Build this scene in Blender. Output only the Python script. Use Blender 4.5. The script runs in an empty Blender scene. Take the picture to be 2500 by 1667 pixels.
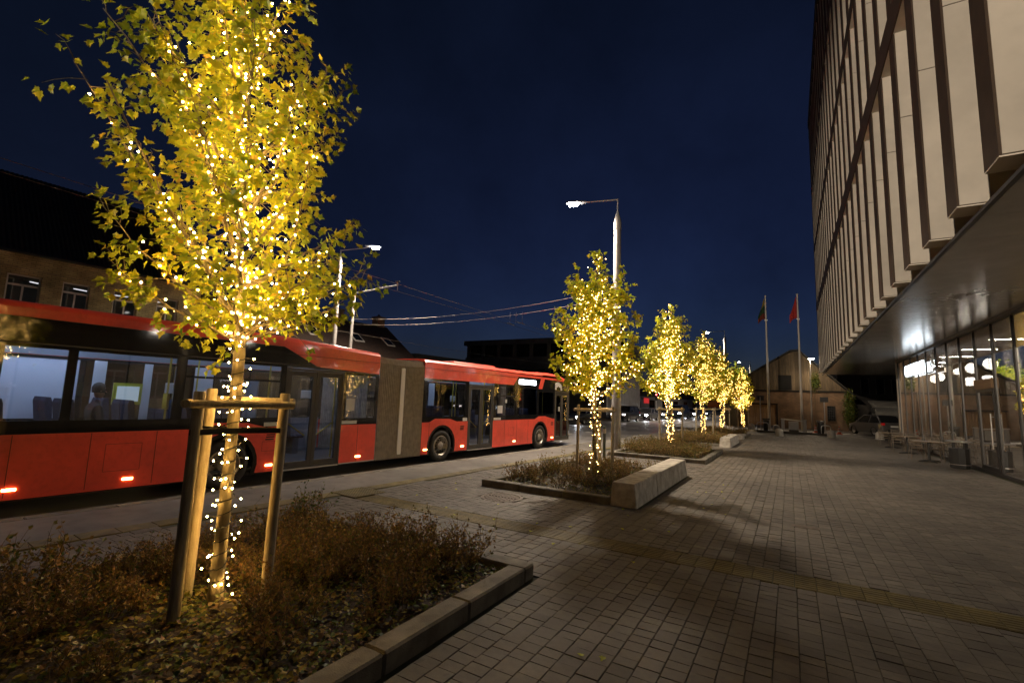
import bpy, bmesh, math, random
from mathutils import Vector, Matrix

SC = bpy.context.scene
COL = SC.collection
rnd = random.Random(11)
rad = math.radians

# ---------------------------------------------------------------- camera
cam_d = bpy.data.cameras.new('camera')
cam = bpy.data.objects.new('camera', cam_d)
COL.objects.link(cam)
cam_d.sensor_width = 36.0
cam_d.sensor_fit = 'HORIZONTAL'
cam_d.lens = 1140.0 / 2500.0 * 36.0
cam_d.clip_start = 0.05
cam_d.clip_end = 2000.0
_fwd_y = Vector((679.0, 163.5, 1140.0)).normalized()        # street direction seen by the camera (x right, y down, z forward)
_up = _fwd_y.cross(Vector((1.0, 0.035, 0.0))).normalized()
if _up.y > 0:
    _up = -_up
_right = _fwd_y.cross(_up)
if _right.x < 0:
    _right = -_right
# rows of the matrix world<-camera
RW = (_right, _fwd_y, _up)
CAM_H = 1.84
cr = Vector((RW[0].x, RW[1].x, RW[2].x))
cd = Vector((RW[0].y, RW[1].y, RW[2].y))
cf = Vector((RW[0].z, RW[1].z, RW[2].z))
cam.matrix_world = Matrix(((cr.x, -cd.x, -cf.x, 0.0), (cr.y, -cd.y, -cf.y, 0.0), (cr.z, -cd.z, -cf.z, CAM_H), (0, 0, 0, 1)))
SC.camera = cam

def px(p):
    """where a world point falls in the photograph (2500 px wide); used only to choose which pieces are built singly"""
    v = Vector(p) - Vector((0, 0, CAM_H))
    z = v.dot(cf)
    if z < 0.1:
        return (-9999, -9999)
    return (1250 + 1140 * v.dot(cr) / z, 833.5 + 1140 * v.dot(cd) / z)

# ---------------------------------------------------------------- world: dusk after sunset
wd = bpy.data.worlds.new('World')
SC.world = wd
wd.use_nodes = True
wn = wd.node_tree
bg = wn.nodes['Background']
sky = wn.nodes.new('ShaderNodeTexSky')
sky.sky_type = 'NISHITA'
sky.sun_disc = False
sky.sun_elevation = rad(-3.0)
sky.sun_rotation = rad(350)
sky.altitude = 100
sky.air_density = 1.0
sky.dust_density = 0.3
sky.ozone_density = 4.0
glow = wn.nodes.new('ShaderNodeMix'); glow.data_type = 'RGBA'; glow.blend_type = 'ADD'; glow.inputs['Factor'].default_value = 1.0
glow.inputs['B'].default_value = (0.006, 0.014, 0.010, 1)          # even city glow on the night sky
wn.links.new(sky.outputs[0], glow.inputs['A'])
tcw = wn.nodes.new('ShaderNodeTexCoord'); nzw = wn.nodes.new('ShaderNodeTexNoise')       # thin uneven cloud
nzw.inputs['Scale'].default_value = 2.6; nzw.inputs['Detail'].default_value = 7; nzw.inputs['Roughness'].default_value = 0.6
wn.links.new(tcw.outputs['Generated'], nzw.inputs['Vector'])
mrw = wn.nodes.new('ShaderNodeMapRange'); mrw.inputs[1].default_value = 0.3; mrw.inputs[2].default_value = 0.7; mrw.inputs[3].default_value = 0.72; mrw.inputs[4].default_value = 1.25
wn.links.new(nzw.outputs['Fac'], mrw.inputs[0])
cld = wn.nodes.new('ShaderNodeMix'); cld.data_type = 'RGBA'; cld.blend_type = 'MULTIPLY'; cld.inputs['Factor'].default_value = 1.0
wn.links.new(glow.outputs['Result'], cld.inputs['A']); wn.links.new(mrw.outputs[0], cld.inputs['B'])
wn.links.new(cld.outputs['Result'], bg.inputs[0])
bg.inputs[1].default_value = 0.105

# ---------------------------------------------------------------- view and sampling
SC.view_settings.view_transform = 'Standard'
SC.view_settings.look = 'None'
SC.view_settings.exposure = 0.9
SC.view_settings.gamma = 1.0
SC.view_settings.use_curve_mapping = False
SC.render.engine = 'CYCLES'
cy = SC.cycles
cy.use_denoising = True
try:
    cy.denoiser = 'OPENIMAGEDENOISE'
    cy.denoising_input_passes = 'RGB_ALBEDO_NORMAL'
except Exception:
    pass
cy.use_adaptive_sampling = True
cy.adaptive_threshold = 0.012
cy.max_bounces = 7
cy.diffuse_bounces = 3
cy.glossy_bounces = 4
cy.transmission_bounces = 5
cy.transparent_max_bounces = 10
cy.caustics_reflective = False
cy.caustics_refractive = False
cy.sample_clamp_indirect = 2.5
cy.sample_clamp_direct = 0
cy.use_light_tree = True

# ---------------------------------------------------------------- street frame: s along the carriageway, d across it (minus = far side)
TH = rad(3.84)
U = Vector((math.sin(TH), math.cos(TH), 0))
N = Vector((math.cos(TH), -math.sin(TH), 0))
B0 = Vector((-8.85, 17.36, 0))
def S(s, d, z=0.0):
    p = B0 + U * s + N * d
    return Vector((p.x, p.y, z))
def XD(d, y):
    """world x of the street line at lateral offset d, at world y"""
    return (B0.dot(N) + d + y * math.sin(TH)) / math.cos(TH)
ROAD_Z = -0.14

# ---------------------------------------------------------------- materials
MATS = {}
def mat(name, col, rough=0.6, metal=0.0, var=0.0, vscale=6.0, bump=0.0, bscale=40.0, col2=None, emit=None, estr=0.0,
        coat=0.0, spec=0.5, trans=0.0, ior=1.45, attr=None, world=None, detail=4.0, stretch=None, rvar=0.0, subsurf=0.0):
    if name in MATS:
        return MATS[name]
    m = bpy.data.materials.new(name)
    m.use_nodes = True
    nt = m.node_tree
    b = nt.nodes['Principled BSDF']
    b.inputs['Base Color'].default_value = (*col, 1)
    b.inputs['Roughness'].default_value = rough
    b.inputs['Metallic'].default_value = metal
    b.inputs['Specular IOR Level'].default_value = spec
    b.inputs['Coat Weight'].default_value = coat
    b.inputs['Coat Roughness'].default_value = 0.06
    b.inputs['Transmission Weight'].default_value = trans
    b.inputs['IOR'].default_value = ior
    if emit is not None:
        b.inputs['Emission Color'].default_value = (*emit, 1)
        b.inputs['Emission Strength'].default_value = estr
    tc = nt.nodes.new('ShaderNodeTexCoord')
    vec = tc.outputs['Object']
    if stretch:
        mp = nt.nodes.new('ShaderNodeMapping')
        mp.inputs['Scale'].default_value = stretch
        nt.links.new(vec, mp.inputs['Vector'])
        vec = mp.outputs[0]
    colout = None
    if var > 0 or col2 is not None:
        nz = nt.nodes.new('ShaderNodeTexNoise')
        nz.inputs['Scale'].default_value = vscale
        nz.inputs['Detail'].default_value = detail
        nz.inputs['Roughness'].default_value = 0.6
        nt.links.new(vec, nz.inputs['Vector'])
        mx = nt.nodes.new('ShaderNodeMix'); mx.data_type = 'RGBA'
        ramp = nt.nodes.new('ShaderNodeMapRange')
        ramp.inputs['From Min'].default_value = 0.36; ramp.inputs['From Max'].default_value = 0.64
        nt.links.new(nz.outputs['Fac'], ramp.inputs['Value'])
        nt.links.new(ramp.outputs[0], mx.inputs['Factor'])
        if col2 is None:
            lo = tuple(max(0, c * (1 - var)) for c in col); hi = tuple(min(1, c * (1 + var)) for c in col)
        else:
            lo, hi = col, col2
        mx.inputs['A'].default_value = (*lo, 1); mx.inputs['B'].default_value = (*hi, 1)
        colout = mx.outputs['Result']
        if rvar > 0:
            rr = nt.nodes.new('ShaderNodeMapRange')
            rr.inputs['To Min'].default_value = max(0.02, rough - rvar); rr.inputs['To Max'].default_value = min(1, rough + rvar)
            nt.links.new(nz.outputs['Fac'], rr.inputs['Value'])
            nt.links.new(rr.outputs[0], b.inputs['Roughness'])
    if attr:
        at = nt.nodes.new('ShaderNodeAttribute'); at.attribute_name = attr
        ml = nt.nodes.new('ShaderNodeMix'); ml.data_type = 'RGBA'; ml.blend_type = 'MULTIPLY'
        ml.inputs['Factor'].default_value = 1.0
        if colout is None:
            ml.inputs['A'].default_value = (*col, 1)
        else:
            nt.links.new(colout, ml.inputs['A'])
        nt.links.new(at.outputs['Color'], ml.inputs['B'])
        colout = ml.outputs['Result']
    if world:
        # stains and wear that run on from piece to piece: large patches plus small spots, placed in the world
        ge = nt.nodes.new('ShaderNodeNewGeometry')
        for sc_, lo_, hi_, f0, f1 in world:
            n2 = nt.nodes.new('ShaderNodeTexNoise'); n2.inputs['Scale'].default_value = sc_; n2.inputs['Detail'].default_value = 5
            nt.links.new(ge.outputs['Position'], n2.inputs['Vector'])
            m2 = nt.nodes.new('ShaderNodeMapRange'); m2.inputs[1].default_value = f0; m2.inputs[2].default_value = f1; m2.inputs[3].default_value = lo_; m2.inputs[4].default_value = hi_
            nt.links.new(n2.outputs['Fac'], m2.inputs[0])
            m3 = nt.nodes.new('ShaderNodeMix'); m3.data_type = 'RGBA'; m3.blend_type = 'MULTIPLY'; m3.inputs['Factor'].default_value = 1.0
            if colout is None: m3.inputs['A'].default_value = (*col, 1)
            else: nt.links.new(colout, m3.inputs['A'])
            nt.links.new(m2.outputs[0], m3.inputs['B']); colout = m3.outputs['Result']
    if colout is not None:
        nt.links.new(colout, b.inputs['Base Color'])
    if bump > 0:
        nb = nt.nodes.new('ShaderNodeTexNoise')
        nb.inputs['Scale'].default_value = bscale; nb.inputs['Detail'].default_value = 6.0
        nt.links.new(vec, nb.inputs['Vector'])
        bp = nt.nodes.new('ShaderNodeBump'); bp.inputs['Strength'].default_value = bump; bp.inputs['Distance'].default_value = 0.02
        nt.links.new(nb.outputs['Fac'], bp.inputs['Height'])
        nt.links.new(bp.outputs['Normal'], b.inputs['Normal'])
    MATS[name] = m
    return m

def emis(name, col, strength):
    if name in MATS:
        return MATS[name]
    m = bpy.data.materials.new(name); m.use_nodes = True
    nt = m.node_tree
    for n in list(nt.nodes):
        nt.nodes.remove(n)
    e = nt.nodes.new('ShaderNodeEmission'); o = nt.nodes.new('ShaderNodeOutputMaterial')
    e.inputs[0].default_value = (*col, 1); e.inputs[1].default_value = strength
    nt.links.new(e.outputs[0], o.inputs[0])
    MATS[name] = m
    return m

def pane(name, tint, refl=0.06, rough=0.02, strength=1.0):
    """thin sheet of glass: mostly see-through, mirrors more at grazing angles"""
    if name in MATS:
        return MATS[name]
    m = bpy.data.materials.new(name); m.use_nodes = True
    nt = m.node_tree
    for n in list(nt.nodes):
        nt.nodes.remove(n)
    o = nt.nodes.new('ShaderNodeOutputMaterial')
    t = nt.nodes.new('ShaderNodeBsdfTransparent'); t.inputs[0].default_value = (*tint, 1)
    g = nt.nodes.new('ShaderNodeBsdfGlossy'); g.inputs['Roughness'].default_value = rough
    g.inputs['Color'].default_value = (strength, strength, strength, 1)
    lw = nt.nodes.new('ShaderNodeFresnel'); lw.inputs['IOR'].default_value = 1.5
    mr = nt.nodes.new('ShaderNodeMapRange'); mr.inputs['To Min'].default_value = refl; mr.inputs['To Max'].default_value = 0.95
    nt.links.new(lw.outputs[0], mr.inputs['Value'])
    mx = nt.nodes.new('ShaderNodeMixShader')
    nt.links.new(mr.outputs[0], mx.inputs[0]); nt.links.new(t.outputs[0], mx.inputs[1]); nt.links.new(g.outputs[0], mx.inputs[2])
    nt.links.new(mx.outputs[0], o.inputs[0])
    MATS[name] = m
    return m

def leafmat(name, cols, trans=0.35, attr='tone'):
    """leaf: diffuse plus light shining through, colour picked per leaf from the 'tone' attribute"""
    if name in MATS:
        return MATS[name]
    m = bpy.data.materials.new(name); m.use_nodes = True
    nt = m.node_tree
    for n in list(nt.nodes):
        nt.nodes.remove(n)
    o = nt.nodes.new('ShaderNodeOutputMaterial')
    at = nt.nodes.new('ShaderNodeAttribute'); at.attribute_name = attr
    cr_ = nt.nodes.new('ShaderNodeValToRGB')
    el = cr_.color_ramp.elements
    while len(el) < len(cols):
        el.new(0.5)
    for i, c in enumerate(cols):
        el[i].position = i / (len(cols) - 1); el[i].color = (*c, 1)
    nt.links.new(at.outputs['Fac'], cr_.inputs[0])
    d = nt.nodes.new('ShaderNodeBsdfDiffuse'); t = nt.nodes.new('ShaderNodeBsdfTranslucent')
    nt.links.new(cr_.outputs[0], d.inputs[0]); nt.links.new(cr_.outputs[0], t.inputs[0])
    mx = nt.nodes.new('ShaderNodeMixShader'); mx.inputs[0].default_value = trans
    nt.links.new(d.outputs[0], mx.inputs[1]); nt.links.new(t.outputs[0], mx.inputs[2])
    g = nt.nodes.new('ShaderNodeBsdfGlossy'); g.inputs['Roughness'].default_value = 0.45
    m2 = nt.nodes.new('ShaderNodeMixShader'); m2.inputs[0].default_value = 0.04
    nt.links.new(mx.outputs[0], m2.inputs[1]); nt.links.new(g.outputs[0], m2.inputs[2])
    nt.links.new(m2.outputs[0], o.inputs[0])
    MATS[name] = m
    return m

# ---------------------------------------------------------------- mesh collector
class MB:
    def __init__(s):
        s.v = []; s.f = []; s.mi = []; s.tn = []; s.tone = 1.0
    def add(s, vs, fs, mi=0):
        o = len(s.v)
        s.v.extend(tuple(v) for v in vs)
        for f in fs:
            s.f.append(tuple(i + o for i in f)); s.mi.append(mi); s.tn.append(s.tone)
        return s
    def box(s, x0, x1, y0, y1, z0, z1, mi=0):
        return s.add([(x0, y0, z0), (x1, y0, z0), (x1, y1, z0), (x0, y1, z0), (x0, y0, z1), (x1, y0, z1), (x1, y1, z1), (x0, y1, z1)],
                     [(0, 3, 2, 1), (4, 5, 6, 7), (0, 1, 5, 4), (1, 2, 6, 5), (2, 3, 7, 6), (3, 0, 4, 7)], mi)
    def cbox(s, x0, x1, y0, y1, z0, z1, c=0.01, mi=0):
        """box with chamfered edges"""
        bm = bmesh.new()
        bmesh.ops.create_cube(bm, size=1.0)
        for v in bm.verts:
            v.co = Vector(((x0 + x1) / 2 + v.co.x * (x1 - x0), (y0 + y1) / 2 + v.co.y * (y1 - y0), (z0 + z1) / 2 + v.co.z * (z1 - z0)))
        c = min(c, 0.45 * min(x1 - x0, y1 - y0, z1 - z0))
        bmesh.ops.bevel(bm, geom=list(bm.edges), offset=c, segments=1, affect='EDGES', profile=0.5)
        bm.verts.index_update()
        s.add([v.co for v in bm.verts], [[v.index for v in f.verts] for f in bm.faces], mi)
        bm.free()
        return s
    def prism(s, poly, a0, a1, axis='x', mi=0):
        """poly of 2-D points extruded along an axis: x -> (y,z), y -> (x,z), z -> (x,y)"""
        n = len(poly)
        def P(p, a):
            return {'x': (a, p[0], p[1]), 'y': (p[0], a, p[1]), 'z': (p[0], p[1], a)}[axis]
        vs = [P(p, a0) for p in poly] + [P(p, a1) for p in poly]
        fs = [tuple(range(n))[::-1], tuple(range(n, 2 * n))]
        for i in range(n):
            j = (i + 1) % n
            fs.append((i, j, n + j, n + i))
        return s.add(vs, fs, mi)
    def tube(s, pts, rr, n=8, cap=True, mi=0):
        pts = [Vector(p) for p in pts]
        if not isinstance(rr, (list, tuple)):
            rr = [rr] * len(pts)
        vs = []; fs = []
        up = None
        for i, p in enumerate(pts):
            if i == 0: t = pts[1] - p
            elif i == len(pts) - 1: t = p - pts[i - 1]
            else: t = pts[i + 1] - pts[i - 1]
            if t.length < 1e-9: t = Vector((0, 0, 1))
            t.normalize()
            if up is None:
                up = Vector((0, 0, 1)) if abs(t.z) < 0.9 else Vector((1, 0, 0))
            a = t.cross(up)
            if a.length < 1e-6:
                a = t.cross(Vector((0, 1, 0)))
            a.normalize(); b = t.cross(a); up = -b
            for k in range(n):
                an = 2 * math.pi * k / n
                vs.append(p + (a * math.cos(an) + b * math.sin(an)) * rr[i])
        for i in range(len(pts) - 1):
            for k in range(n):
                k2 = (k + 1) % n
                fs.append((i * n + k, i * n + k2, (i + 1) * n + k2, (i + 1) * n + k))
        if cap:
            fs.append(tuple(range(n))[::-1]); fs.append(tuple(range((len(pts) - 1) * n, len(pts) * n)))
        return s.add(vs, fs, mi)
    def bar(s, p, q, w, h, up=(0, 0, 1), mi=0):
        p = Vector(p); q = Vector(q); t = (q - p).normalized(); up = Vector(up)
        a = t.cross(up)
        if a.length < 1e-6: a = t.cross(Vector((1, 0, 0)))
        a.normalize(); b = a.cross(t).normalized()
        vs = []
        for e in (p, q):
            for sa, sb in ((-1, -1), (1, -1), (1, 1), (-1, 1)):
                vs.append(e + a * (sa * w / 2) + b * (sb * h / 2))
        return s.add(vs, [(0, 1, 2, 3), (7, 6, 5, 4), (0, 4, 5, 1), (1, 5, 6, 2), (2, 6, 7, 3), (3, 7, 4, 0)], mi)
    def lathe(s, prof, n=16, c=(0, 0, 0), axis='z', mi=0, cap=True):
        vs = []; fs = []
        for r, z in prof:
            for k in range(n):
                a = 2 * math.pi * k / n
                if axis == 'z': vs.append((c[0] + r * math.cos(a), c[1] + r * math.sin(a), c[2] + z))
                elif axis == 'x': vs.append((c[0] + z, c[1] + r * math.cos(a), c[2] + r * math.sin(a)))
                else: vs.append((c[0] + r * math.cos(a), c[1] + z, c[2] + r * math.sin(a)))
        m = len(prof)
        for i in range(m - 1):
            for k in range(n):
                k2 = (k + 1) % n
                fs.append((i * n + k, i * n + k2, (i + 1) * n + k2, (i + 1) * n + k))
        if cap:
            fs.append(tuple(range(n))[::-1]); fs.append(tuple(range((m - 1) * n, m * n)))
        return s.add(vs, fs, mi)
    def quad(s, a, b, c, d, mi=0):
        return s.add([a, b, c, d], [(0, 1, 2, 3)], mi)
    def octa(s, c, r, mi=0):
        x, y, z = c
        return s.add([(x + r, y, z), (x - r, y, z), (x, y + r, z), (x, y - r, z), (x, y, z + r), (x, y, z - r)],
                     [(0, 2, 4), (2, 1, 4), (1, 3, 4), (3, 0, 4), (2, 0, 5), (1, 2, 5), (3, 1, 5), (0, 3, 5)], mi)
    def mesh(s, name, mats, smooth=None, tone=False, fix=False):
        me = bpy.data.meshes.new(name)
        me.from_pydata(s.v, [], s.f)
        if not isinstance(mats, (list, tuple)): mats = [mats]
        for m in mats: me.materials.append(m)
        if len(mats) > 1: me.polygons.foreach_set('material_index', s.mi)
        if tone:
            a = me.attributes.new('tone', 'FLOAT', 'FACE')
            a.data.foreach_set('value', [float(t) for t in s.tn])
        if fix:
            bm = bmesh.new(); bm.from_mesh(me)
            bmesh.ops.remove_doubles(bm, verts=bm.verts, dist=1e-5)
            bmesh.ops.recalc_face_normals(bm, faces=bm.faces)
            bm.to_mesh(me); bm.free()
        if smooth is not None:
            me.polygons.foreach_set('use_smooth', [True] * len(me.polygons))
            me.set_sharp_from_angle(angle=rad(smooth))
        me.update()
        return me
    def build(s, name, mats, parent=None, smooth=None, tone=False, loc=None, rotz=0.0, fix=False):
        me = s.mesh(name, mats, smooth, tone, fix)
        return link(name, me, parent, loc, rotz)

def link(name, data, parent=None, loc=None, rotz=0.0):
    o = bpy.data.objects.new(name, data)
    COL.objects.link(o)
    if parent is not None: o.parent = parent
    if loc is not None: o.location = loc
    if rotz: o.rotation_euler = (0, 0, rotz)
    return o
def tag(o, label=None, cat=None, group=None, kind=None):
    if label: o['label'] = label
    if cat: o['category'] = cat
    if group: o['group'] = group
    if kind: o['kind'] = kind
    return o
def thing(name, label, cat, loc=(0, 0, 0), rotz=0.0, group=None):
    o = link(name, None, None, loc, rotz)
    o.empty_display_size = 0.2
    return tag(o, label, cat, group)
def dup(o, parent=None, loc=None, rotz=None, label=None, group=None):
    c = o.copy(); COL.objects.link(c)
    if parent is not None: c.parent = parent
    if loc is not None: c.location = loc
    if rotz is not None: c.rotation_euler = (0, 0, rotz)
    if label: c['label'] = label
    if group: c['group'] = group
    for ch in list(o.children):
        dup(ch, c)
    return c
def spot(name, parent, loc, power, col, size=150, blend=0.5, aim=(0, 0, -1), r=0.12):
    l = bpy.data.lights.new(name, 'SPOT'); l.energy = power; l.color = col
    l.spot_size = rad(size); l.spot_blend = blend; l.shadow_soft_size = r
    o = bpy.data.objects.new(name, l); COL.objects.link(o)
    if parent is not None: o.parent = parent
    o.location = loc
    o.rotation_euler = Vector(aim).to_track_quat('-Z', 'Y').to_euler()
    return o
# ================================================================= THE SETTING
M_asphalt = mat('asphalt', (0.15, 0.142, 0.135), rough=0.42, var=0.3, vscale=2.0, bump=0.25, bscale=220, rvar=0.12, world=((0.35, 0.7, 1.2, 0.35, 0.65),))
M_platform = mat('platform_concrete', (0.135, 0.122, 0.107), rough=0.75, var=0.14, vscale=1.5, bump=0.15, bscale=150, world=((0.5, 0.75, 1.15, 0.35, 0.65), (4.0, 0.8, 1.05, 0.3, 0.5)))
M_joint = mat('joint_sand', (0.045, 0.038, 0.026), rough=0.95, col2=(0.035, 0.042, 0.018), vscale=9)
M_paver = mat('paver_concrete', (0.108, 0.093, 0.075), rough=0.7, var=0.16, vscale=14, bump=0.3, bscale=160, attr='tone', rvar=0.1, world=((0.45, 0.72, 1.18, 0.35, 0.65), (2.6, 0.8, 1.08, 0.3, 0.55), (9.0, 0.72, 1.0, 0.30, 0.36)))
M_yellow = mat('yellow_tactile', (0.135, 0.103, 0.027), rough=0.7, var=0.25, vscale=5, bump=0.2, bscale=120, world=((0.8, 0.6, 1.15, 0.35, 0.65), (5.0, 0.65, 1.0, 0.3, 0.5)))
M_kerb = mat('kerb_concrete', (0.21, 0.187, 0.145), rough=0.8, col2=(0.10, 0.088, 0.068), vscale=3.2, bump=0.35, bscale=90, world=((1.3, 0.65, 1.15, 0.35, 0.65),))
M_bench = mat('bench_concrete', (0.52, 0.48, 0.41), rough=0.75, col2=(0.27, 0.245, 0.205), vscale=4.5, bump=0.3, bscale=70, detail=7)
M_white = mat('road_paint', (0.62, 0.6, 0.56), rough=0.6, var=0.15, vscale=20)
M_soil = mat('soil', (0.028, 0.02, 0.013), rough=0.95, var=0.5, vscale=12, bump=0.8, bscale=30)
M_iron = mat('cast_iron', (0.10, 0.075, 0.055), rough=0.6, metal=0.4, var=0.3, vscale=25, bump=0.2)
M_ground = mat('far_ground', (0.05, 0.047, 0.042), rough=0.9, var=0.3, vscale=0.3)

def struct(o, label=None):
    return tag(o, label, None, None, 'structure')

b = MB(); b.quad((-500, -300, -0.32), (500, -300, -0.32), (500, 700, -0.32), (-500, 700, -0.32))
struct(b.build('ground', M_ground), 'dark flat ground reaching to the horizon')

# carriageway
b = MB()
pts = [S(-80, 0.76, ROAD_Z), S(170, 0.76, ROAD_Z), S(170, -11.0, ROAD_Z), S(-80, -11.0, ROAD_Z)]
b.add(pts, [(0, 1, 2, 3)][::-1]); 
road = struct(b.build('road', M_asphalt, fix=True), 'wide dark asphalt road beyond the bus')
def dash(s0, s1, d, w):
    q = MB(); z = ROAD_Z + 0.004
    q.add([S(s0, d - w / 2, z), S(s0, d + w / 2, z), S(s1, d + w / 2, z), S(s1, d - w / 2, z)], [(0, 1, 2, 3)])
    return q.build('lane_marking', M_white, road)
s = -24.0
while s < 90:
    dash(s, s + 2.0, -3.25, 0.13); s += 3.9
s = -20.0
while s < 90:
    dash(s, s + 3.0, -6.7, 0.13); s += 9.0
dash(11.2, 13.4, -0.1, 0.12)
dash(22.5, 40.0, -0.1, 0.12)

# near kerb: stones one metre long, then a smooth boarding strip up to the yellow line
near = struct(link('sidewalk', None), 'grey pavement strip beside the kerb')
b = MB()
b.add([S(-40, 0.93, -0.004), S(120, 0.93, -0.004), S(120, 2.2, -0.004), S(-40, 2.2, -0.004)], [(0, 3, 2, 1)])
b.build('boarding_strip', M_platform, near)
ks = MB(); ks.cbox(0, 0.17, 0.004, 0.996, ROAD_Z - 0.1, 0.004, 0.012)
ksm = ks.mesh('kerb_stone', M_kerb, smooth=30)
for i in range(-20, 60):
    o = link('kerb_stone', ksm, near, S(i, 0.76, 0), -TH)
# far side
far = struct(link('pavement', None), 'dark pavement on the far side of the road')
b = MB(); b.add([S(-80, -11.2, 0), S(170, -11.2, 0), S(170, -17.2, 0), S(-80, -17.2, 0)], [(0, 1, 2, 3)])
b.build('slab', M_platform, far, fix=True)
b = MB(); b.add([S(-80, -11.0, ROAD_Z), S(170, -11.0, ROAD_Z), S(170, -11.0, 0.003), S(-80, -11.0, 0.003), S(-80, -11.2, 0.003), S(170, -11.2, 0.003)], [(0, 1, 2, 3), (3, 2, 5, 4)])
b.build('kerb', M_kerb, far)

# ---------------------------------------------------------------- plaza paving, every stone a block of its own
plaza = struct(link('plaza', None), 'plaza of small grey concrete paving blocks')
b = MB(); b.add([(XD(2.2, -8), -8, -0.016), (5.46, -8, -0.016), (5.46, 41.0, -0.016), (XD(2.2, 41), 41.0, -0.016)], [(0, 1, 2, 3)])
b.build('bedding', M_joint, plaza)
PW = 0.1655
PLANT = [(-5.95, -2.38, -1.6, 4.62, 'bed'), (-5.68, -2.38, 8.46, 13.2, 'bed'), (-5.55, -2.36, 16.15, 20.5, 'bed'), (-5.55, -2.36, 23.45, 27.9, 'bed'), (-5.5, -2.3, 31.0, 35.4, 'bed')]
MANH = (-4.72, 7.75, 0.40)
PLATE = (-0.05, 0.37, 8.86, 9.08)
singles = []; rest = MB(); cand = []
ix0 = int(-8.2 / PW); ix1 = int(5.44 / PW)
prnd = random.Random(5)
LENS = (0.115, 0.125, 0.125, 0.14, 0.14, 0.165, 0.2)
for ix in range(ix0, ix1):
    xa = ix * PW; xb = xa + PW; xc = (xa + xb) / 2
    y = -3.0 + prnd.random() * 0.3
    while y < 40.9:
        L = prnd.choice(LENS)
        ya, yb = y, y + L
        y = yb
        if xa < XD(2.52, ya): continue
        # keep clear of the planters, the tactile path, the manhole and the plate
        seg = [(ya, yb)]
        cuts = [(q[2], q[3]) for q in PLANT if q[0] - 0.02 < xc < q[1] + 0.02]
        if xa > -7.2: cuts.append((5.95, 6.41))
        if PLATE[0] < xc < PLATE[1]: cuts.append((PLATE[2], PLATE[3]))
        if abs(xc - MANH[0]) < MANH[2]:
            hh = math.sqrt(max(0, MANH[2] ** 2 - (xc - MANH[0]) ** 2)); cuts.append((MANH[1] - hh, MANH[1] + hh))
        for c0, c1 in cuts:
            ns = []
            for a0, a1 in seg:
                if a1 <= c0 or a0 >= c1: ns.append((a0, a1)); continue
                if a0 < c0 - 0.03: ns.append((a0, c0))
                if a1 > c1 + 0.03: ns.append((c1, a1))
            seg = ns
        for a0, a1 in seg:
            g = 0.0014; cz = prnd.uniform(-0.0028, 0.0012); t1 = prnd.uniform(-0.0016, 0.0016); t2 = prnd.uniform(-0.0016, 0.0016)
            tone = prnd.choice((0.82, 0.92, 1.0, 1.0, 1.05, 1.14)) * prnd.uniform(0.94, 1.06)
            if prnd.random() < 0.012: tone *= 1.22
            e = 0.0028
            x0, x1 = xa + g, xb - g; y0, y1 = a0 + g, a1 - g
            vs = [(x0, y0, -0.013), (x1, y0, -0.013), (x1, y1, -0.013), (x0, y1, -0.013),
                  (x0 + 0.001, y0 + 0.001, cz - 0.006 - t1 - t2), (x1 - 0.001, y0 + 0.001, cz - 0.006 + t1 - t2), (x1 - 0.001, y1 - 0.001, cz - 0.006 + t1 + t2), (x0 + 0.001, y1 - 0.001, cz - 0.006 - t1 + t2),
                  (x0 + e, y0 + e, cz - t1 - t2), (x1 - e, y0 + e, cz + t1 - t2), (x1 - e, y1 - e, cz + t1 + t2), (x0 + e, y1 - e, cz - t1 + t2)]
            q = px((xc, (y0 + y1) / 2, 0))
            d2 = xc * xc + y0 * y0
            vis = 10 < q[0] < 2490 and 0 < q[1] < 1655 and xc > -2.3
            cand.append((d2 if vis else 1e9 + d2, vs, tone))
cand.sort(key=lambda c: c[0])
PF = [(0, 1, 5, 4), (1, 2, 6, 5), (2, 3, 7, 6), (3, 0, 4, 7), (4, 5, 9, 8), (5, 6, 10, 9), (6, 7, 11, 10), (7, 4, 8, 11), (8, 9, 10, 11)]
for k, (d2, vs, tone) in enumerate(cand):
    if k < 300:
        q = MB(); q.tone = tone
        cx_ = sum(v[0] for v in vs) / 12; cy_ = sum(v[1] for v in vs) / 12
        q.add([(v[0] - cx_, v[1] - cy_, v[2]) for v in vs], PF)
        q.build('paver', M_paver, plaza, tone=True, loc=(cx_, cy_, 0))
    else:
        rest.tone = tone; rest.add(vs, PF)
tag(rest.build('pavers', M_paver, plaza, tone=True), kind='stuff')
del cand

# tactile tiles: ribbed bar tiles across the plaza, flat yellow along the kerb, blistered square where they meet
tt = MB(); tt.box(0.003, 0.197, -0.226, 0.226, -0.014, 0.0)
for k in range(7):
    yy = -0.198 + k * 0.066
    tt.add([(0.006, yy - 0.02, 0.0), (0.194, yy - 0.02, 0.0), (0.194, yy - 0.011, 0.005), (0.006, yy - 0.011, 0.005), (0.194, yy + 0.011, 0.005), (0.006, yy + 0.011, 0.005), (0.194, yy + 0.02, 0.0), (0.006, yy + 0.02, 0.0)],
           [(0, 1, 2, 3), (3, 2, 4, 5), (5, 4, 6, 7)])
ttm = tt.mesh('tactile_tile', M_yellow)
for i in range(60):
    x = -6.62 + i * 0.2
    if x > 5.2: break
    link('tactile_tile', ttm, plaza, (x, 6.18 + rnd.uniform(-0.003, 0.003), rnd.uniform(-0.002, 0.001)))
yt = MB(); yt.cbox(0.003, 0.297, 0.003, 0.397, -0.02, 0.002, 0.004)
ytm = yt.mesh('tactile_tile', M_yellow)
for i in range(-46, 60):
    if -28.6 < i < -26.4: pass
    link('tactile_tile', ytm, plaza, S(i * 0.4, 2.21, rnd.uniform(-0.002, 0.001)), -TH)
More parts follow.
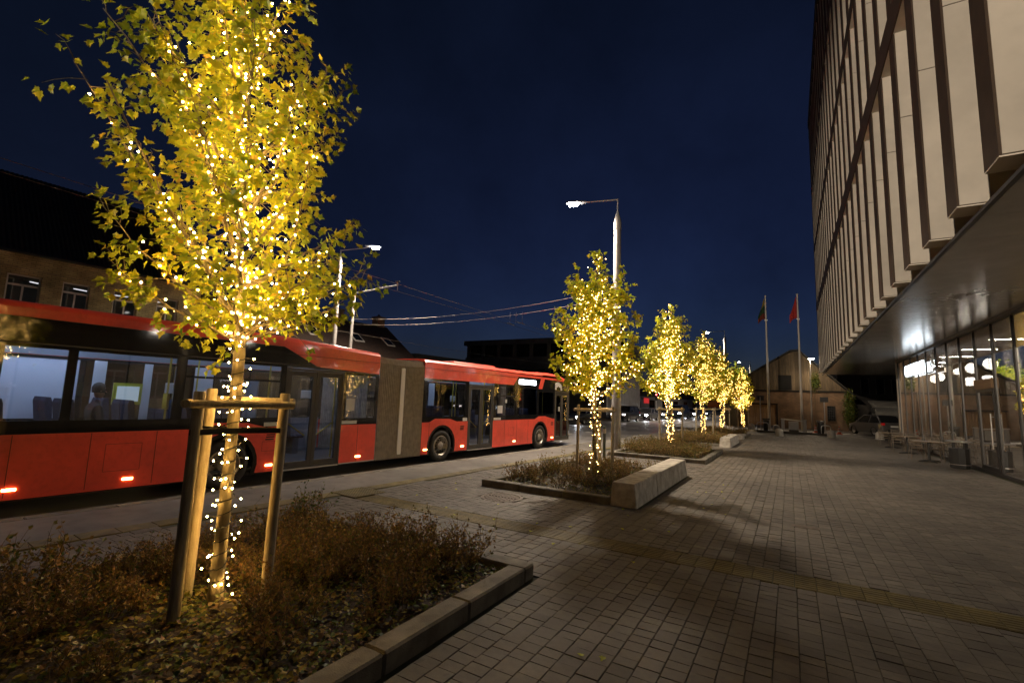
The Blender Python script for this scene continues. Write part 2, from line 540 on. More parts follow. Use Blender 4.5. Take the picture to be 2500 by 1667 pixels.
wt = MB(); wt.box(-0.35, 0.35, -0.35, 0.35, -0.02, 0.006)
for i in range(11):
    for j in range(11):
        wt.lathe([(0.02, 0.0), (0.012, 0.006)], 6, (-0.31 + i * 0.062, -0.31 + j * 0.062, 0.006))
wt.build('warning_tile', M_yellow, plaza, loc=(-7.03, 6.36, 0.002), rotz=-TH)

# manhole cover and a small plate
b = MB(); b.lathe([(0.40, -0.02), (0.40, 0.002), (0.385, 0.004), (0.345, 0.004), (0.335, -0.006), (0.0001, -0.006)], 40, cap=False)
mh = tag(b.build('manhole_cover', M_iron, loc=(MANH[0], MANH[1], 0)), 'round slatted iron manhole cover in the paving before the bench', 'manhole cover')
b = MB()
for i in range(9):
    xx = -0.28 + i * 0.07
    hh = math.sqrt(0.325 ** 2 - xx * xx)
    for sg in (-1, 1):
        if sg > 0: b.cbox(xx - 0.022, xx + 0.022, 0.012, max(0.03, hh), -0.006, 0.004, 0.003)
        else: b.cbox(xx - 0.022, xx + 0.022, -max(0.03, hh), -0.012, -0.006, 0.004, 0.003)
b.build('slat', M_iron, mh)
b = MB(); b.cbox(PLATE[0] + .005, PLATE[1] - .005, PLATE[2] + .005, PLATE[3] - .005, -0.02, 0.001, 0.003)
for i in range(3):
    b.cbox(PLATE[0] + 0.04 + i * 0.12, PLATE[0] + 0.13 + i * 0.12, PLATE[2] + 0.05, PLATE[3] - 0.05, -0.01, 0.004, 0.003)
tag(b.build('access_plate', M_iron), 'small oblong metal plate set in the open paving', 'cover plate')

# ---------------------------------------------------------------- planters with kerb stones
stone_cache = {}
def kstone(L, w=0.20, h=0.13):
    k = (round(L, 3), w, h)
    if k not in stone_cache:
        q = MB(); q.cbox(0.003, L - 0.003, 0, w, -0.1, h, 0.016)
        stone_cache[k] = q.mesh('kerb_stone', M_kerb, smooth=30)
    return stone_cache[k]
def planter(x0, x1, y0, y1, label, h=0.13, right=True, kx=None):
    t = thing('planter', label, 'planter', ((x0 + x1) / 2, (y0 + y1) / 2, 0), 0, 'planters along the kerb')
    cx_, cy_ = (x0 + x1) / 2, (y0 + y1) / 2
    def run(xa, ya, L, rot):
        n = max(1, round(L)); l = L / n
        for i in range(n):
            dx = math.cos(rot) * i * l; dy = math.sin(rot) * i * l
            o = link('kerb_stone', kstone(l, 0.2, h), t, (xa + dx - cx_, ya + dy - cy_, rnd.uniform(-0.006, 0.004)), rot + rnd.uniform(-0.003, 0.003))
    xe = kx if kx is not None else x1
    run(x0, y0, xe - x0, 0)                                   # near side
    run(xe, y1, xe - x0, math.pi)                             # far side
    run(x0 + 0.0, y1 - 0.2, y1 - y0 - 0.4, -math.pi / 2)      # left
    if right: run(x1, y0 + 0.2, y1 - y0 - 0.4, math.pi / 2)   # right
    q = MB(); nx, ny = 14, 18
    vs = []
    for j in range(ny + 1):
        for i in range(nx + 1):
            vs.append((x0 + 0.15 + (x1 - x0 - 0.3) * i / nx - cx_, y0 + 0.15 + (y1 - y0 - 0.3) * j / ny - cy_, 0.045 + rnd.uniform(-0.02, 0.03)))
    q.add(vs, [(j * (nx + 1) + i, j * (nx + 1) + i + 1, (j + 1) * (nx + 1) + i + 1, (j + 1) * (nx + 1) + i) for j in range(ny) for i in range(nx)])
    q.build('soil', M_soil, t, smooth=60)
    return t
planter(*PLANT[0][:4], 'large near planter bed with broad stone kerb under the big tree')
planter(*PLANT[1][:4], 'planter bed with stone kerb beside the long concrete bench', right=False, kx=-2.875)
planter(*PLANT[2][:4], 'planter bed with pale kerb between the two concrete benches')
planter(*PLANT[3][:4], 'planter bed beside the short far concrete bench')
planter(*PLANT[4][:4], 'small planter bed farthest along towards the brick barn')

def bench(x0, x1, y0, y1, h, label, n=3):
    t = thing('bench', label, 'bench', ((x0 + x1) / 2, y0, 0), 0, 'concrete block benches')
    w = x1 - x0; L = (y1 - y0) / n
    for i in range(n):
        q = MB()
        ya, yb = i * L + 0.004, (i + 1) * L - 0.004
        tp = 0.035                                             # sides lean in a little
        bm = bmesh.new(); bmesh.ops.create_cube(bm, size=1)
        for v in bm.verts:
            zt = v.co.z > 0
            wx = w / 2 - (tp if zt else 0)
            v.co = Vector(((wx if v.co.x > 0 else -wx), (yb if v.co.y > 0 else ya), h if zt else -0.02))
        bmesh.ops.bevel(bm, geom=list(bm.edges), offset=0.012, segments=2, affect='EDGES')
        bm.verts.index_update(); q.add([v.co for v in bm.verts], [[v.index for v in f.verts] for f in bm.faces]); bm.free()
        q.build('block', M_bench, t, smooth=30)
    return t
bench(-2.86, -2.38, 8.46, 13.2, 0.41, 'long low pale concrete bench edging the planter with the second tree', 3)
bench(-2.82, -2.34, 23.4, 27.3, 0.42, 'shorter far concrete bench beside the shrubs further up the plaza', 3)
bench(-2.80, -2.34, 29.9, 32.2, 0.22, 'low small concrete block beyond the second bench', 1)

# ---------------------------------------------------------------- street lamps
M_post = mat('galvanised_post', (0.36, 0.345, 0.33), rough=0.45, metal=0.15, var=0.1, vscale=5, bump=0.05)
M_lens = emis('lamp_lens', (1.0, 0.96, 0.9), 60)
M_grey = mat('grey_paint', (0.28, 0.28, 0.28), rough=0.5)
LAMP_COL = (1.0, 0.83, 0.64)
def lamp_post(loc, hpost, harm, head, label, power, r0=0.19, r1=0.14, lit=True, band=True):
    """tall conical post with a pointed cap, a thin stem and an arm that carries a flat lamp head; head = offset of the head from the post"""
    t = thing('street_lamp', label, 'street lamp', loc, 0, 'street lamps')
    q = MB(); q.tube([(0, 0, -0.15), (0, 0, hpost)], [r0, r1], 24); q.build('post', M_post, t, smooth=40)
    q = MB(); q.lathe([(r1 + 0.015, hpost - 0.35), (r1 + 0.02, hpost - 0.33), (r1 + 0.02, hpost), (r1 + 0.012, hpost + 0.02), (0.028, hpost + 0.5), (0.02, hpost + 0.55)], 24); q.build('cap', M_post, t, smooth=30)
    if band:
        q = MB(); zb = hpost - 2.9
        q.lathe([(r1 + 0.034, zb), (r1 + 0.034, zb + 0.05)], 24); q.build('band', M_iron, t, smooth=30)
    hx, hy, hz = head
    q = MB(); q.tube([(0, 0, hpost + 0.45), (0, 0, harm)], 0.028, 8); q.tube([(0, 0, harm - 0.03), (hx * 0.75, hy * 0.75, hz + (harm - hz) * 0.25)], [0.03, 0.024], 8)
    q.build('arm', M_post, t, smooth=40)
    d = Vector((hx, hy, 0)).normalized(); c = Vector((hx, hy, hz))
    q = MB(); p0 = c - d * 0.5; a = d.cross(Vector((0, 0, 1)))
    pr = [(-0.08, 0.05), (0.08, 0.13), (0.35, 0.17), (0.62, 0.16), (0.78, 0.08)]
    top = []; bot = []
    vs = []; fs = []
    for (l, w) in pr:
        m_ = p0 + d * l
        for sx, dz in ((-w, 0.0), (-w * 0.7, 0.07), (w * 0.7, 0.07), (w, 0.0)):
            vs.append(m_ + a * sx + Vector((0, 0, dz)))
    for i in range(4):
        for k in range(4):
            k2 = (k + 1) % 4
            fs.append((i * 4 + k, i * 4 + k2, i * 4 + 4 + k2, i * 4 + 4 + k))
    fs.append((0, 1, 2, 3)); fs.append((19, 18, 17, 16))
    q.add(vs, fs); hd = q.build('lamp_head', M_grey, t, smooth=40, fix=True)
    q = MB(); z = -0.008
    q.add([p0 + d * 0.28 - a * 0.13 + Vector((0, 0, z)), p0 + d * 0.28 + a * 0.13 + Vector((0, 0, z)), p0 + d * 0.68 + a * 0.11 + Vector((0, 0, z)), p0 + d * 0.68 - a * 0.11 + Vector((0, 0, z)),
           p0 + d * 0.32 - a * 0.1 + Vector((0, 0, z - 0.10)), p0 + d * 0.32 + a * 0.1 + Vector((0, 0, z - 0.10)), p0 + d * 0.64 + a * 0.09 + Vector((0, 0, z - 0.10)), p0 + d * 0.64 - a * 0.09 + Vector((0, 0, z - 0.10))],
          [(0, 4, 5, 1), (1, 5, 6, 2), (2, 6, 7, 3), (3, 7, 4, 0), (4, 7, 6, 5)])
    q.build('lens', M_lens, hd)
    if lit == 'round':
        aim_ = Vector((2.5, 20, 9.5)) - (Vector(loc) + c)           # added floodlight under the head, put in to light the office facade
        spot('lamp_light', t, (c.x, c.y, c.z - 0.3), power, LAMP_COL, 22, 0.75, aim_, 0.3)
    elif lit:
        spot('lamp_light', t, (c.x, c.y, c.z - 0.1), power, LAMP_COL, 150, 0.7, (0, 0, -1), 0.28)
    return t
LP = 6000
lamp_post((-5.98, 18.34, 0), 9.35, 10.35, (-1.78, -0.62, 10.25), 'tall pale street lamp post with its lit head over the road, behind the second tree', LP)
lamp_post((-6.15, 57.5, 0), 9.35, 10.35, (-1.9, -0.1, 10.25), 'distant street lamp with its lit head beyond the glowing trees', LP)
lamp_post((-6.2, 98.0, 0), 9.35, 10.35, (-1.9, 0, 10.25), 'farthest tiny street lamp above the last lit trees', LP * 0.6, band=False)
p = S(-1.7, -12.0)
lamp_post((p.x, p.y, 0), 8.9, 9.6, (1.5, 1.1, 9.9), 'grey lamp post across the road with its lit head just right of the big tree', LP, r0=0.17, r1=0.12)
lamp_post((-11.0, -40.0, 0), 9.35, 10.35, (-1.5, 0.6, 10.25), 'added lamp post with a floodlight lighting the office facade, unseen far behind the viewpoint', LP * 6.8, lit='round')  # added out of view to light the facade fins

# slim pole with a bracket that carries the trolley wires
p = S(-0.62, -12.0)
t = thing('wire_pole', 'slim grey pole with a long bracket arm holding the trolley wires across the road', 'pole', (p.x, p.y, 0))
e = S(-2.12, -6.75) - p
b = MB(); b.tube([(0, 0, -0.1), (0, 0, 7.5)], [0.10, 0.08], 14); b.build('pole', M_post, t, smooth=40)
b = MB(); b.tube([(0, 0, 7.4), (e.x, e.y, 6.95)], [0.045, 0.04], 8); b.build('bracket', M_post, t, smooth=40)
b = MB(); b.tube([(e.x, e.y, 6.7), (e.x, e.y, 7.15)], 0.02, 6); b.box(e.x - 0.12, e.x + 0.12, e.y - 0.03, e.y + 0.03, 7.1, 7.15); b.build('insulator', M_post, t)

# overhead wires
M_wire = mat('bronze_wire', (0.20, 0.17, 0.14), rough=0.5, metal=0.3)
def wire(label, pts, r=0.0075, group='overhead wires'):
    q = MB(); q.tube(pts, r, 5, False)
    return tag(q.build('overhead_wire', M_wire, smooth=60), label, 'wire', group)
def sag(p, q, n, s):
    p = Vector(p); q = Vector(q)
    return [p.lerp(q, i / n) - Vector((0, 0, 4 * s * (i / n) * (1 - i / n))) for i in range(n + 1)]
wire('upper of the two trolley wires running along the road above the bus', sag((-15.1, -8, 6.9), (-15.2, 15.15, 6.84), 10, .05) + sag((-15.2, 15.15, 6.84), (-15.25, 26.4, 6.84), 6, .02)[1:] + [Vector((-15.3, 60, 6.84))], 0.009)
wire('lower of the two trolley wires running along the road above the bus', [Vector((-16.1, -8, 6.84)), Vector((-16.19, 14.33, 6.8)), Vector((-16.08, 24.9, 6.8)), Vector((-16.37, 33.2, 6.84)), Vector((-16.6, 60, 6.84))], 0.009)
wire('upper sagging span wire crossing the road to the tall lamp post', sag(S(-0.62, -12, 5.95), (-5.98, 18.3, 6.5), 24, .42))
wire('lower sagging span wire crossing the road to the tall lamp post', sag(S(-0.62, -12, 5.65), (-5.98, 18.3, 6.15), 24, .42))
wire('thin cable strung from the tall lamp post over to the far houses', sag(S(-14, -16.6, 6.4), S(30, -13, 5.6), 16, .5), 0.008)
# switch fitting hanging where the wires cross
h = Vector((-15.6, 26.6, 6.85))
t = thing('wire_crossing', 'small metal crossing frame with hangers where the trolley wires meet', 'wire fitting', h)
b = MB()
for dx in (-0.4, 0.4):
    b.box(dx - 0.03, dx + 0.03, -0.5, 0.5, -0.04, 0.0)
b.build('frame', M_post, t)
for yy in (-0.4, 0.0, 0.4):
    b = MB(); b.tube([(yy, yy * 0.3, 0.0), (yy, yy * 0.3, 0.75)], 0.012, 5); b.build('hanger', M_post, t)
# ================================================================= THE BUS (local x across: 0 = kerb side, y along: + = front, z up from the road)
M_red = mat('bus_red', (0.88, 0.095, 0.060), rough=0.33, coat=0.5, var=0.06, vscale=2, bump=0.012, bscale=6, world=((1.2, 0.86, 1.05, 0.35, 0.6), (14.0, 0.9, 1.0, 0.3, 0.5)))
M_blackglass = mat('black_glass', (0.012, 0.012, 0.013), rough=0.06, spec=0.6)
M_bwin = pane('bus_window', (0.40, 0.43, 0.48), 0.08)
M_bwin2 = pane('bus_window_far', (0.16, 0.17, 0.19), 0.05)
M_film = mat('added_pale_film', (0.60, 0.63, 0.70), rough=0.5)  # pale film added so the rearmost bus windows look bright
M_doorframe = mat('door_frame', (0.055, 0.05, 0.046), rough=0.4, var=0.1)
M_rubber = mat('rubber', (0.018, 0.017, 0.016), rough=0.75, var=0.3, vscale=20)
M_bellow = mat('bellows_fabric', (0.42, 0.385, 0.34), rough=0.7, var=0.15, vscale=8)
M_bellow2 = mat('bellows_rib', (0.70, 0.65, 0.58), rough=0.5)
M_rim = mat('wheel_rim', (0.36, 0.33, 0.29), rough=0.45, metal=0.6, var=0.25, vscale=12)
M_alu = mat('aluminium', (0.55, 0.53, 0.5), rough=0.35, metal=0.7)
M_bfloor = mat('bus_floor', (0.06, 0.07, 0.09), rough=0.6, var=0.15)
M_bceil = mat('bus_ceiling', (0.50, 0.52, 0.55), rough=0.6)
M_bpanel = mat('bus_inner_panel', (0.22, 0.24, 0.28), rough=0.55)
M_seatf = mat('seat_fabric', (0.025, 0.035, 0.07), rough=0.85, var=0.4, vscale=30)
M_seats = mat('seat_shell', (0.12, 0.13, 0.15), rough=0.5)
M_yel = mat('handrail_yellow', (0.55, 0.42, 0.03), rough=0.4)
M_tube = emis('bus_tube', (0.60, 0.74, 1.0), 9.0)
M_tube2 = emis('bus_tube_bright', (0.60, 0.74, 1.0), 20.0)
M_marker = emis('marker_amber', (1.0, 0.42, 0.12), 18.0)
M_led = emis('led_display', (0.85, 0.9, 1.0), 9.0)
M_paper = mat('notice_paper', (0.62, 0.60, 0.57), rough=0.7)

bus = thing('articulated_bus', 'long red articulated city bus with grey bellows driving along the kerb', 'bus', S(0, 0, ROAD_Z), -TH)
def arc(yc, zc, r, z0, n=14):
    a0 = math.asin((z0 - zc) / r)
    return [(yc - r * math.cos(a0 + (math.pi - 2 * a0) * i / n), zc + r * math.sin(a0 + (math.pi - 2 * a0) * i / n)) for i in range(n + 1)]
W = 2.55
ZB, ZS, ZW = 0.27, 1.20, 2.50
def skirt(name, y0, y1, arch=None, bump=None, label=None, side=0):
    xa, xb = (-0.05, 0.0) if side == 0 else (-W, -W + 0.05)
    pts = [(y0, ZB)]
    if arch is not None:
        pts += arc(arch, 0.48, 0.63, ZB)
    pts += [(y1, ZB), (y1, ZS)]
    if bump: pts += bump[::-1]
    pts += [(y0, ZS)]
    q = MB(); q.prism(pts, xa, xb, 'x')
    o = q.build(name, M_red, bus)
    if arch is not None:
        q = MB(); o1 = arc(arch, 0.48, 0.63, ZB); i1 = arc(arch, 0.48, 0.555, ZB)
        q.prism(o1 + i1[::-1], xa - 0.012 if side == 0 else xa, xb - 0.012 if side == 0 else xb, 'x')
        q.build('wheel_arch', M_rubber, bus)
        q = MB()                                              # dark well behind the wheel
        xi0, xi1 = (-0.75, -0.06) if side == 0 else (-W + 0.06, -W + 0.75)
        po = arc(arch, 0.48, 0.66, ZB)
        for k in range(len(po) - 1):
            q.add([(xi0, *po[k]), (xi1, *po[k]), (xi1, *po[k + 1]), (xi0, *po[k + 1])], [(0, 1, 2, 3)])
        xx = xi0 if side == 0 else xi1
        q.add([(xx, *p_) for p_ in po], [tuple(range(len(po)))])
        q.build('wheel_well', M_rubber, bus)
    return o
for side in (0, 1):
    if side == 0:
        skirt('side_panel', -6.75, -4.66, -5.87, [(-6.45, ZS), (-6.2, 1.30), (-5.55, 1.29), (-5.2, ZS)])
        skirt('side_panel', -3.27, 1.17, 0.0, [(-0.45, ZS), (-0.15, 1.31), (0.35, 1.31), (1.0, ZS)])
        skirt('side_panel', -9.5, -8.43)
        skirt('side_panel', -15.6, -11.0, -12.1, [(-12.7, ZS), (-12.45, 1.31), (-11.75, 1.30), (-11.35, ZS)])
    else:
        skirt('side_panel', -6.75, 2.5, None, None, None, 1)
        skirt('side_panel', -15.6, -8.43, None, None, None, 1)
# panel seams and service flaps on the skirts
for y in (-2.55, -1.75, -0.95, -15.1, -14.2, -13.3, -6.45, -9.0):
    q = MB(); q.box(0.0002, 0.0012, y - 0.004, y + 0.004, ZB + 0.02, ZS - 0.01); q.build('panel_seam', M_rubber, bus)
for (y0, y1, z0, z1) in ((-2.3, -1.95, 0.62, 0.92), (-14.0, -13.5, 0.55, 1.0), (-11.4, -11.1, 0.7, 0.9)):
    q = MB(); w_ = 0.004
    for a_, b_, c_, d_ in ((y0, y1, z0, z0 + w_), (y0, y1, z1 - w_, z1), (y0, y0 + w_, z0 + w_, z1 - w_), (y1 - w_, y1, z0 + w_, z1 - w_)): q.box(0.0002, 0.0013, a_, b_, c_, d_)
    q.build('flap_outline', M_rubber, bus)
# grille slots and a lower trim line on the skirts
for y0 in (-4.95, 0.95, -11.25):
    for k in range(3):
        q = MB(); q.box(0.0005, 0.004, y0 - 0.09 + k * 0.01, y0 + 0.09 + k * 0.01, 0.93 + k * 0.05, 0.955 + k * 0.05); q.build('vent_slot', M_rubber, bus)
for a, c in ((-3.27, -0.62), (-9.5, -8.43), (-15.6, -12.75)):
    q = MB(); q.box(0.0, 0.006, a, c, ZB - 0.012, ZB + 0.012); q.build('trim_strip', M_alu if c > -10 and c < -8 else M_red, bus)

def band(y0, y1, wins, side=0, z0=ZS, z1=ZW, holes=()):
    """black bonded glazing band with window openings; wins = (ya, yb, za, zb)"""
    xa, xb = (-0.045, -0.004) if side == 0 else (-W + 0.004, -W + 0.045)
    q = MB(); cur = y0
    for (ya, yb, za, zb) in sorted(wins):
        if ya > cur: q.box(xa, xb, cur, ya, z0, z1)
        if za > z0: q.box(xa, xb, ya, yb, z0, za)
        if zb < z1: q.box(xa, xb, ya, yb, zb, z1)
        cur = yb
    if cur < y1: q.box(xa, xb, cur, y1, z0, z1)
    q.build('window_surround', M_blackglass, bus)
    for (ya, yb, za, zb) in wins:
        xm = -0.012 if side == 0 else -W + 0.012
        q = MB(); q.quad((xm, ya, za), (xm, yb, za), (xm, yb, zb), (xm, ya, zb))
        w_ = q.build('window', M_bwin if side == 0 else (M_film if yb < -13.85 else M_bwin2), bus)
        if (yb - ya) > 1.2 and side == 0 and (ya, yb) in holes:
            q = MB(); q.box(xm - 0.01, xm + 0.014, ya, yb, zb - 0.34, zb - 0.30); q.build('top_rail', M_rubber, w_)
            q = MB(); q.box(xm - 0.01, xm + 0.014, (ya + yb) / 2 - 0.015, (ya + yb) / 2 + 0.015, zb - 0.30, zb); q.build('hopper_divider', M_rubber, w_)
band(-6.75, -4.66, [(-6.62, -4.82, 1.36, 2.44)])
band(-3.27, 1.17, [(-3.1, -1.86, 1.38, 2.40), (-1.74, -0.34, 1.38, 2.40), (-0.15, 1.02, 1.40, 2.30)], holes=((-3.1, -1.86), (-0.15, 1.02)), z1=2.42)
q = MB(); q.box(-0.045, -0.004, -3.27, -0.18, 2.422, 2.498); q.build('window_head', M_blackglass, bus)
band(-9.5, -8.43, [(-9.42, -8.52, 1.36, 2.44)])
band(-15.6, -11.0, [(-15.32, -14.62, 1.40, 2.50), (-14.5, -13.12, 1.40, 2.50), (-12.95, -11.12, 1.40, 2.50)], holes=((-12.95, -11.12),), z1=2.56)
band(-6.75, 2.4, [(-6.6, -4.7, 1.3, 2.4), (-4.6, -2.6, 1.3, 2.4), (-2.5, -0.5, 1.3, 2.4), (-0.4, 1.4, 1.3, 2.4)], 1)
band(-15.6, -8.43, [(-15.4, -13.9, 1.3, 2.45), (-13.8, -12.2, 1.3, 2.45), (-12.1, -10.5, 1.3, 2.45), (-10.4, -8.6, 1.3, 2.45)], 1)

# doors: two glazed leaves in a dark frame
def door(y0, y1, zt, name='door'):
    t = link(name, None, bus)
    q = MB(); q.box(-0.06, 0.0, y0, y0 + 0.05, ZB, zt); q.box(-0.06, 0.0, y1 - 0.05, y1, ZB, zt); q.box(-0.06, 0.0, y0 + 0.05, y1 - 0.05, zt - 0.06, zt)
    q.box(-0.06, 0.0, y0 + 0.05, y1 - 0.05, ZB, ZB + 0.05)
    q.build('door_frame', M_doorframe, t)
    q = MB(); q.box(-0.10, 0.012, y0 + 0.02, y1 - 0.02, ZB - 0.03, ZB - 0.002); q.build('step_edge', M_alu, t)
    ym = (y0 + y1) / 2
    for a, c in ((y0 + 0.055, ym - 0.005), (ym + 0.005, y1 - 0.055)):
        q = MB(); f = 0.085
        q.box(-0.05, -0.008, a, a + f, ZB + 0.055, zt - 0.065); q.box(-0.05, -0.008, c - f, c, ZB + 0.055, zt - 0.065)
        q.box(-0.05, -0.008, a + f, c - f, ZB + 0.055, ZB + 0.15); q.box(-0.05, -0.008, a + f, c - f, zt - 0.17, zt - 0.065)
        q.build('door_leaf', M_doorframe, t)
        q = MB(); xm = -0.03
        q.quad((xm, a + f, ZB + 0.15), (xm, c - f, ZB + 0.15), (xm, c - f, zt - 0.17), (xm, a + f, zt - 0.17)); q.build('door_pane', M_bwin, t)
        q = MB(); sgn = 1 if a < ym - 0.3 else -1
        q.tube([(-0.10, (a + c) / 2 - 0.2 * sgn, 1.25), (-0.10, (a + c) / 2 + 0.2 * sgn, 0.98)], 0.018, 8); q.build('grab_bar', M_yel, t, smooth=40)
    return t
door(-4.66, -3.27, 2.42); door(-11.0, -9.5, 2.50); door(1.17, 2.5, 2.36)

# upper fascia: red, with the black display window, the black front glass and the black rear glass
q = MB(); q.prism([(-6.75, 2.5), (-2.03, 2.5), (-1.73, 2.83), (-0.02, 2.84), (-0.2, 2.42), (0.08, 2.42), (0.28, 2.84), (2.42, 2.80), (2.3, 2.9), (-6.75, 2.97)], -0.045, 0.0, 'x')
q.build('cove_panel', M_red, bus)
q = MB(); q.prism([(-2.03, 2.5), (-0.17, 2.5), (-0.03, 2.838), (-1.72, 2.828)], -0.05, -0.006, 'x'); dp = q.build('display_window', M_blackglass, bus)
q = MB(); q.prism([(0.08, 2.42), (2.52, 2.36), (2.52, 2.795), (0.285, 2.835)], -0.05, -0.006, 'x'); q.build('front_glass', M_blackglass, bus)
q = MB(); q.prism([(1.17, 2.36), (2.5, 2.3), (2.5, 2.36), (1.17, 2.42)], -0.05, -0.008, 'x'); q.build('door_header', M_doorframe, bus)
q = MB(); q.box(-0.006, 0.002, -1.66, -0.43, 2.555, 2.735); q.build('led_panel', M_led, dp)
q = MB()                                                       # white arch-shaped emblem on the front glass
q.prism([(1.18, 2.44), (1.18, 2.68), (1.28, 2.74), (1.48, 2.76), (1.66, 2.70), (1.76, 2.62), (1.80, 2.42), (1.68, 2.42), (1.65, 2.54), (1.55, 2.55), (1.46, 2.60), (1.38, 2.55), (1.30, 2.54), (1.30, 2.44)], -0.006, 0.001, 'x')
q.build('emblem', M_paper, bus)
q = MB(); q.prism([(-10.24, 2.56), (-8.43, 2.5), (-8.43, 2.97), (-11.1, 3.09), (-15.6, 3.09), (-15.6, 2.955), (-11.1, 2.955)], -0.045, 0.0, 'x'); q.build('cove_panel', M_red, bus)
q = MB(); q.prism([(-15.6, 2.565), (-10.26, 2.565), (-11.1, 2.95), (-15.6, 2.95)], -0.05, -0.006, 'x'); q.build('rear_glass', M_blackglass, bus)
q = MB(); q.box(-0.05, 0.004, -15.6, -10.2, 2.552, 2.575); q.build('gutter', M_doorframe, bus)
for a, c in ((-6.75, -0.1), (-11.0, -8.43)):
    q = MB(); q.box(-0.002, 0.0035, a, c, 2.80, 2.806); q.build('seam', M_rubber, bus)
for x in (0,):
    q = MB(); q.prism([(-6.75, 2.5), (2.3, 2.5), (2.3, 2.9), (-6.75, 2.97)], -W, -W + 0.045, 'x'); q.build('cove_panel', M_red, bus)
    q = MB(); q.prism([(-15.6, 2.5), (-8.43, 2.5), (-8.43, 2.97), (-15.6, 2.97)], -W, -W + 0.045, 'x'); q.build('cove_panel', M_red, bus)
# roofs
RP = [(0.0, 2.97), (-0.02, 3.02), (-0.10, 3.07), (-0.35, 3.09), (-W + 0.35, 3.09), (-W + 0.10, 3.07), (-W + 0.02, 3.02), (-W, 2.97)]
def roof(st):
    q = MB(); n = len(RP); vs = []
    for (y, dz, sx) in st:
        for (x, z) in RP:
            vs.append((-W / 2 + (x + W / 2) * sx, y, z + dz))
    fs = []
    for i in range(len(st) - 1):
        for k in range(n - 1):
            fs.append((i * n + k, i * n + k + 1, (i + 1) * n + k + 1, (i + 1) * n + k))
    fs.append(tuple(range(n))); fs.append(tuple(range((len(st) - 1) * n, len(st) * n))[::-1])
    q.add(vs, fs); return q.build('roof', M_red, bus, smooth=40, fix=True)
roof([(-6.75, 0, 1), (0.0, 0, 1), (0.15, 0.04, 1), (1.0, 0.04, 1), (1.7, -0.01, 0.99), (2.2, -0.10, 0.97), (2.46, -0.2, 0.95)])
roof([(-15.6, 0.12, 1), (-11.1, 0.12, 1), (-8.43, 0.0, 1)])
q = MB(); q.cbox(-W + 0.45, -0.45, -5.0, -2.6, 3.05, 3.17, 0.05); q.build('roof_unit', M_red, bus)
# bellows
prof = [(0.0, 0.24), (0.0, 2.84), (-0.10, 2.99), (-0.4, 3.03), (-W + 0.4, 3.03), (-W + 0.10, 2.99), (-W, 2.84), (-W, 0.24), (-W + 0.3, 0.2), (-0.3, 0.2)]
q = MB(); nf = 27; n = len(prof); vs = []
for i in range(2 * nf + 1):
    y = -6.76 - 1.66 * i / (2 * nf)
    k = 0.975 if i % 2 else 0.998
    dip = -0.03 * math.sin(math.pi * i / (2 * nf))
    for (x, z) in prof:
        vs.append((-W / 2 + (x + W / 2) * k, y, 1.6 + (z - 1.6) * k + (dip if z > 2 else 0)))
fs = [(i * n + k, i * n + (k + 1) % n, (i + 1) * n + (k + 1) % n, (i + 1) * n + k) for i in range(2 * nf) for k in range(n)]
q.add(vs, fs); q.build('bellows', M_bellow, bus, fix=True)
q = MB(); q.box(-0.03, 0.008, -7.66, -7.52, 0.35, 2.72); q.build('bellows_hoop', M_bellow2, bus)
# front end and tail
q = MB(); q.prism([(0.0, 2.5), (-0.12, 2.60), (-0.6, 2.66), (-W + 0.6, 2.66), (-W + 0.12, 2.60), (-W, 2.5)], ZB, 1.05, 'z'); q.build('front_bumper', M_red, bus)
q = MB(); q.prism([(0.0, 2.5), (-0.12, 2.58), (-0.6, 2.63), (-W + 0.6, 2.63), (-W + 0.12, 2.58), (-W, 2.5)], 1.05, 2.80, 'z'); q.build('windscreen', M_blackglass, bus)
for x in (-0.35, -2.2):
    q = MB(); q.lathe([(0.09, 0.0), (0.085, 0.02), (0.03, 0.03)], 14, (x, 2.645, 0.72), 'y'); q.build('headlight', M_led, bus, smooth=40)
q = MB(); q.box(-W, 0.0, -15.68, -15.6, ZB, 2.96); q.build('tail_panel', M_red, bus)
# mirror arm on the kerb side
q = MB(); q.tube([(-0.15, 2.55, 2.86), (0.05, 2.8, 2.84), (0.12, 2.95, 2.74)], [0.035, 0.03, 0.025], 8)
mr = q.build('mirror', M_bellow2, bus, smooth=40)
q = MB(); q.cbox(0.02, 0.24, 2.90, 3.0, 2.30, 2.74, 0.03); q.build('mirror_housing', M_doorframe, mr)
# underbody
q = MB(); q.box(-W + 0.1, -0.1, -15.5, 2.4, 0.22, 0.30); q.build('chassis', M_rubber, bus)
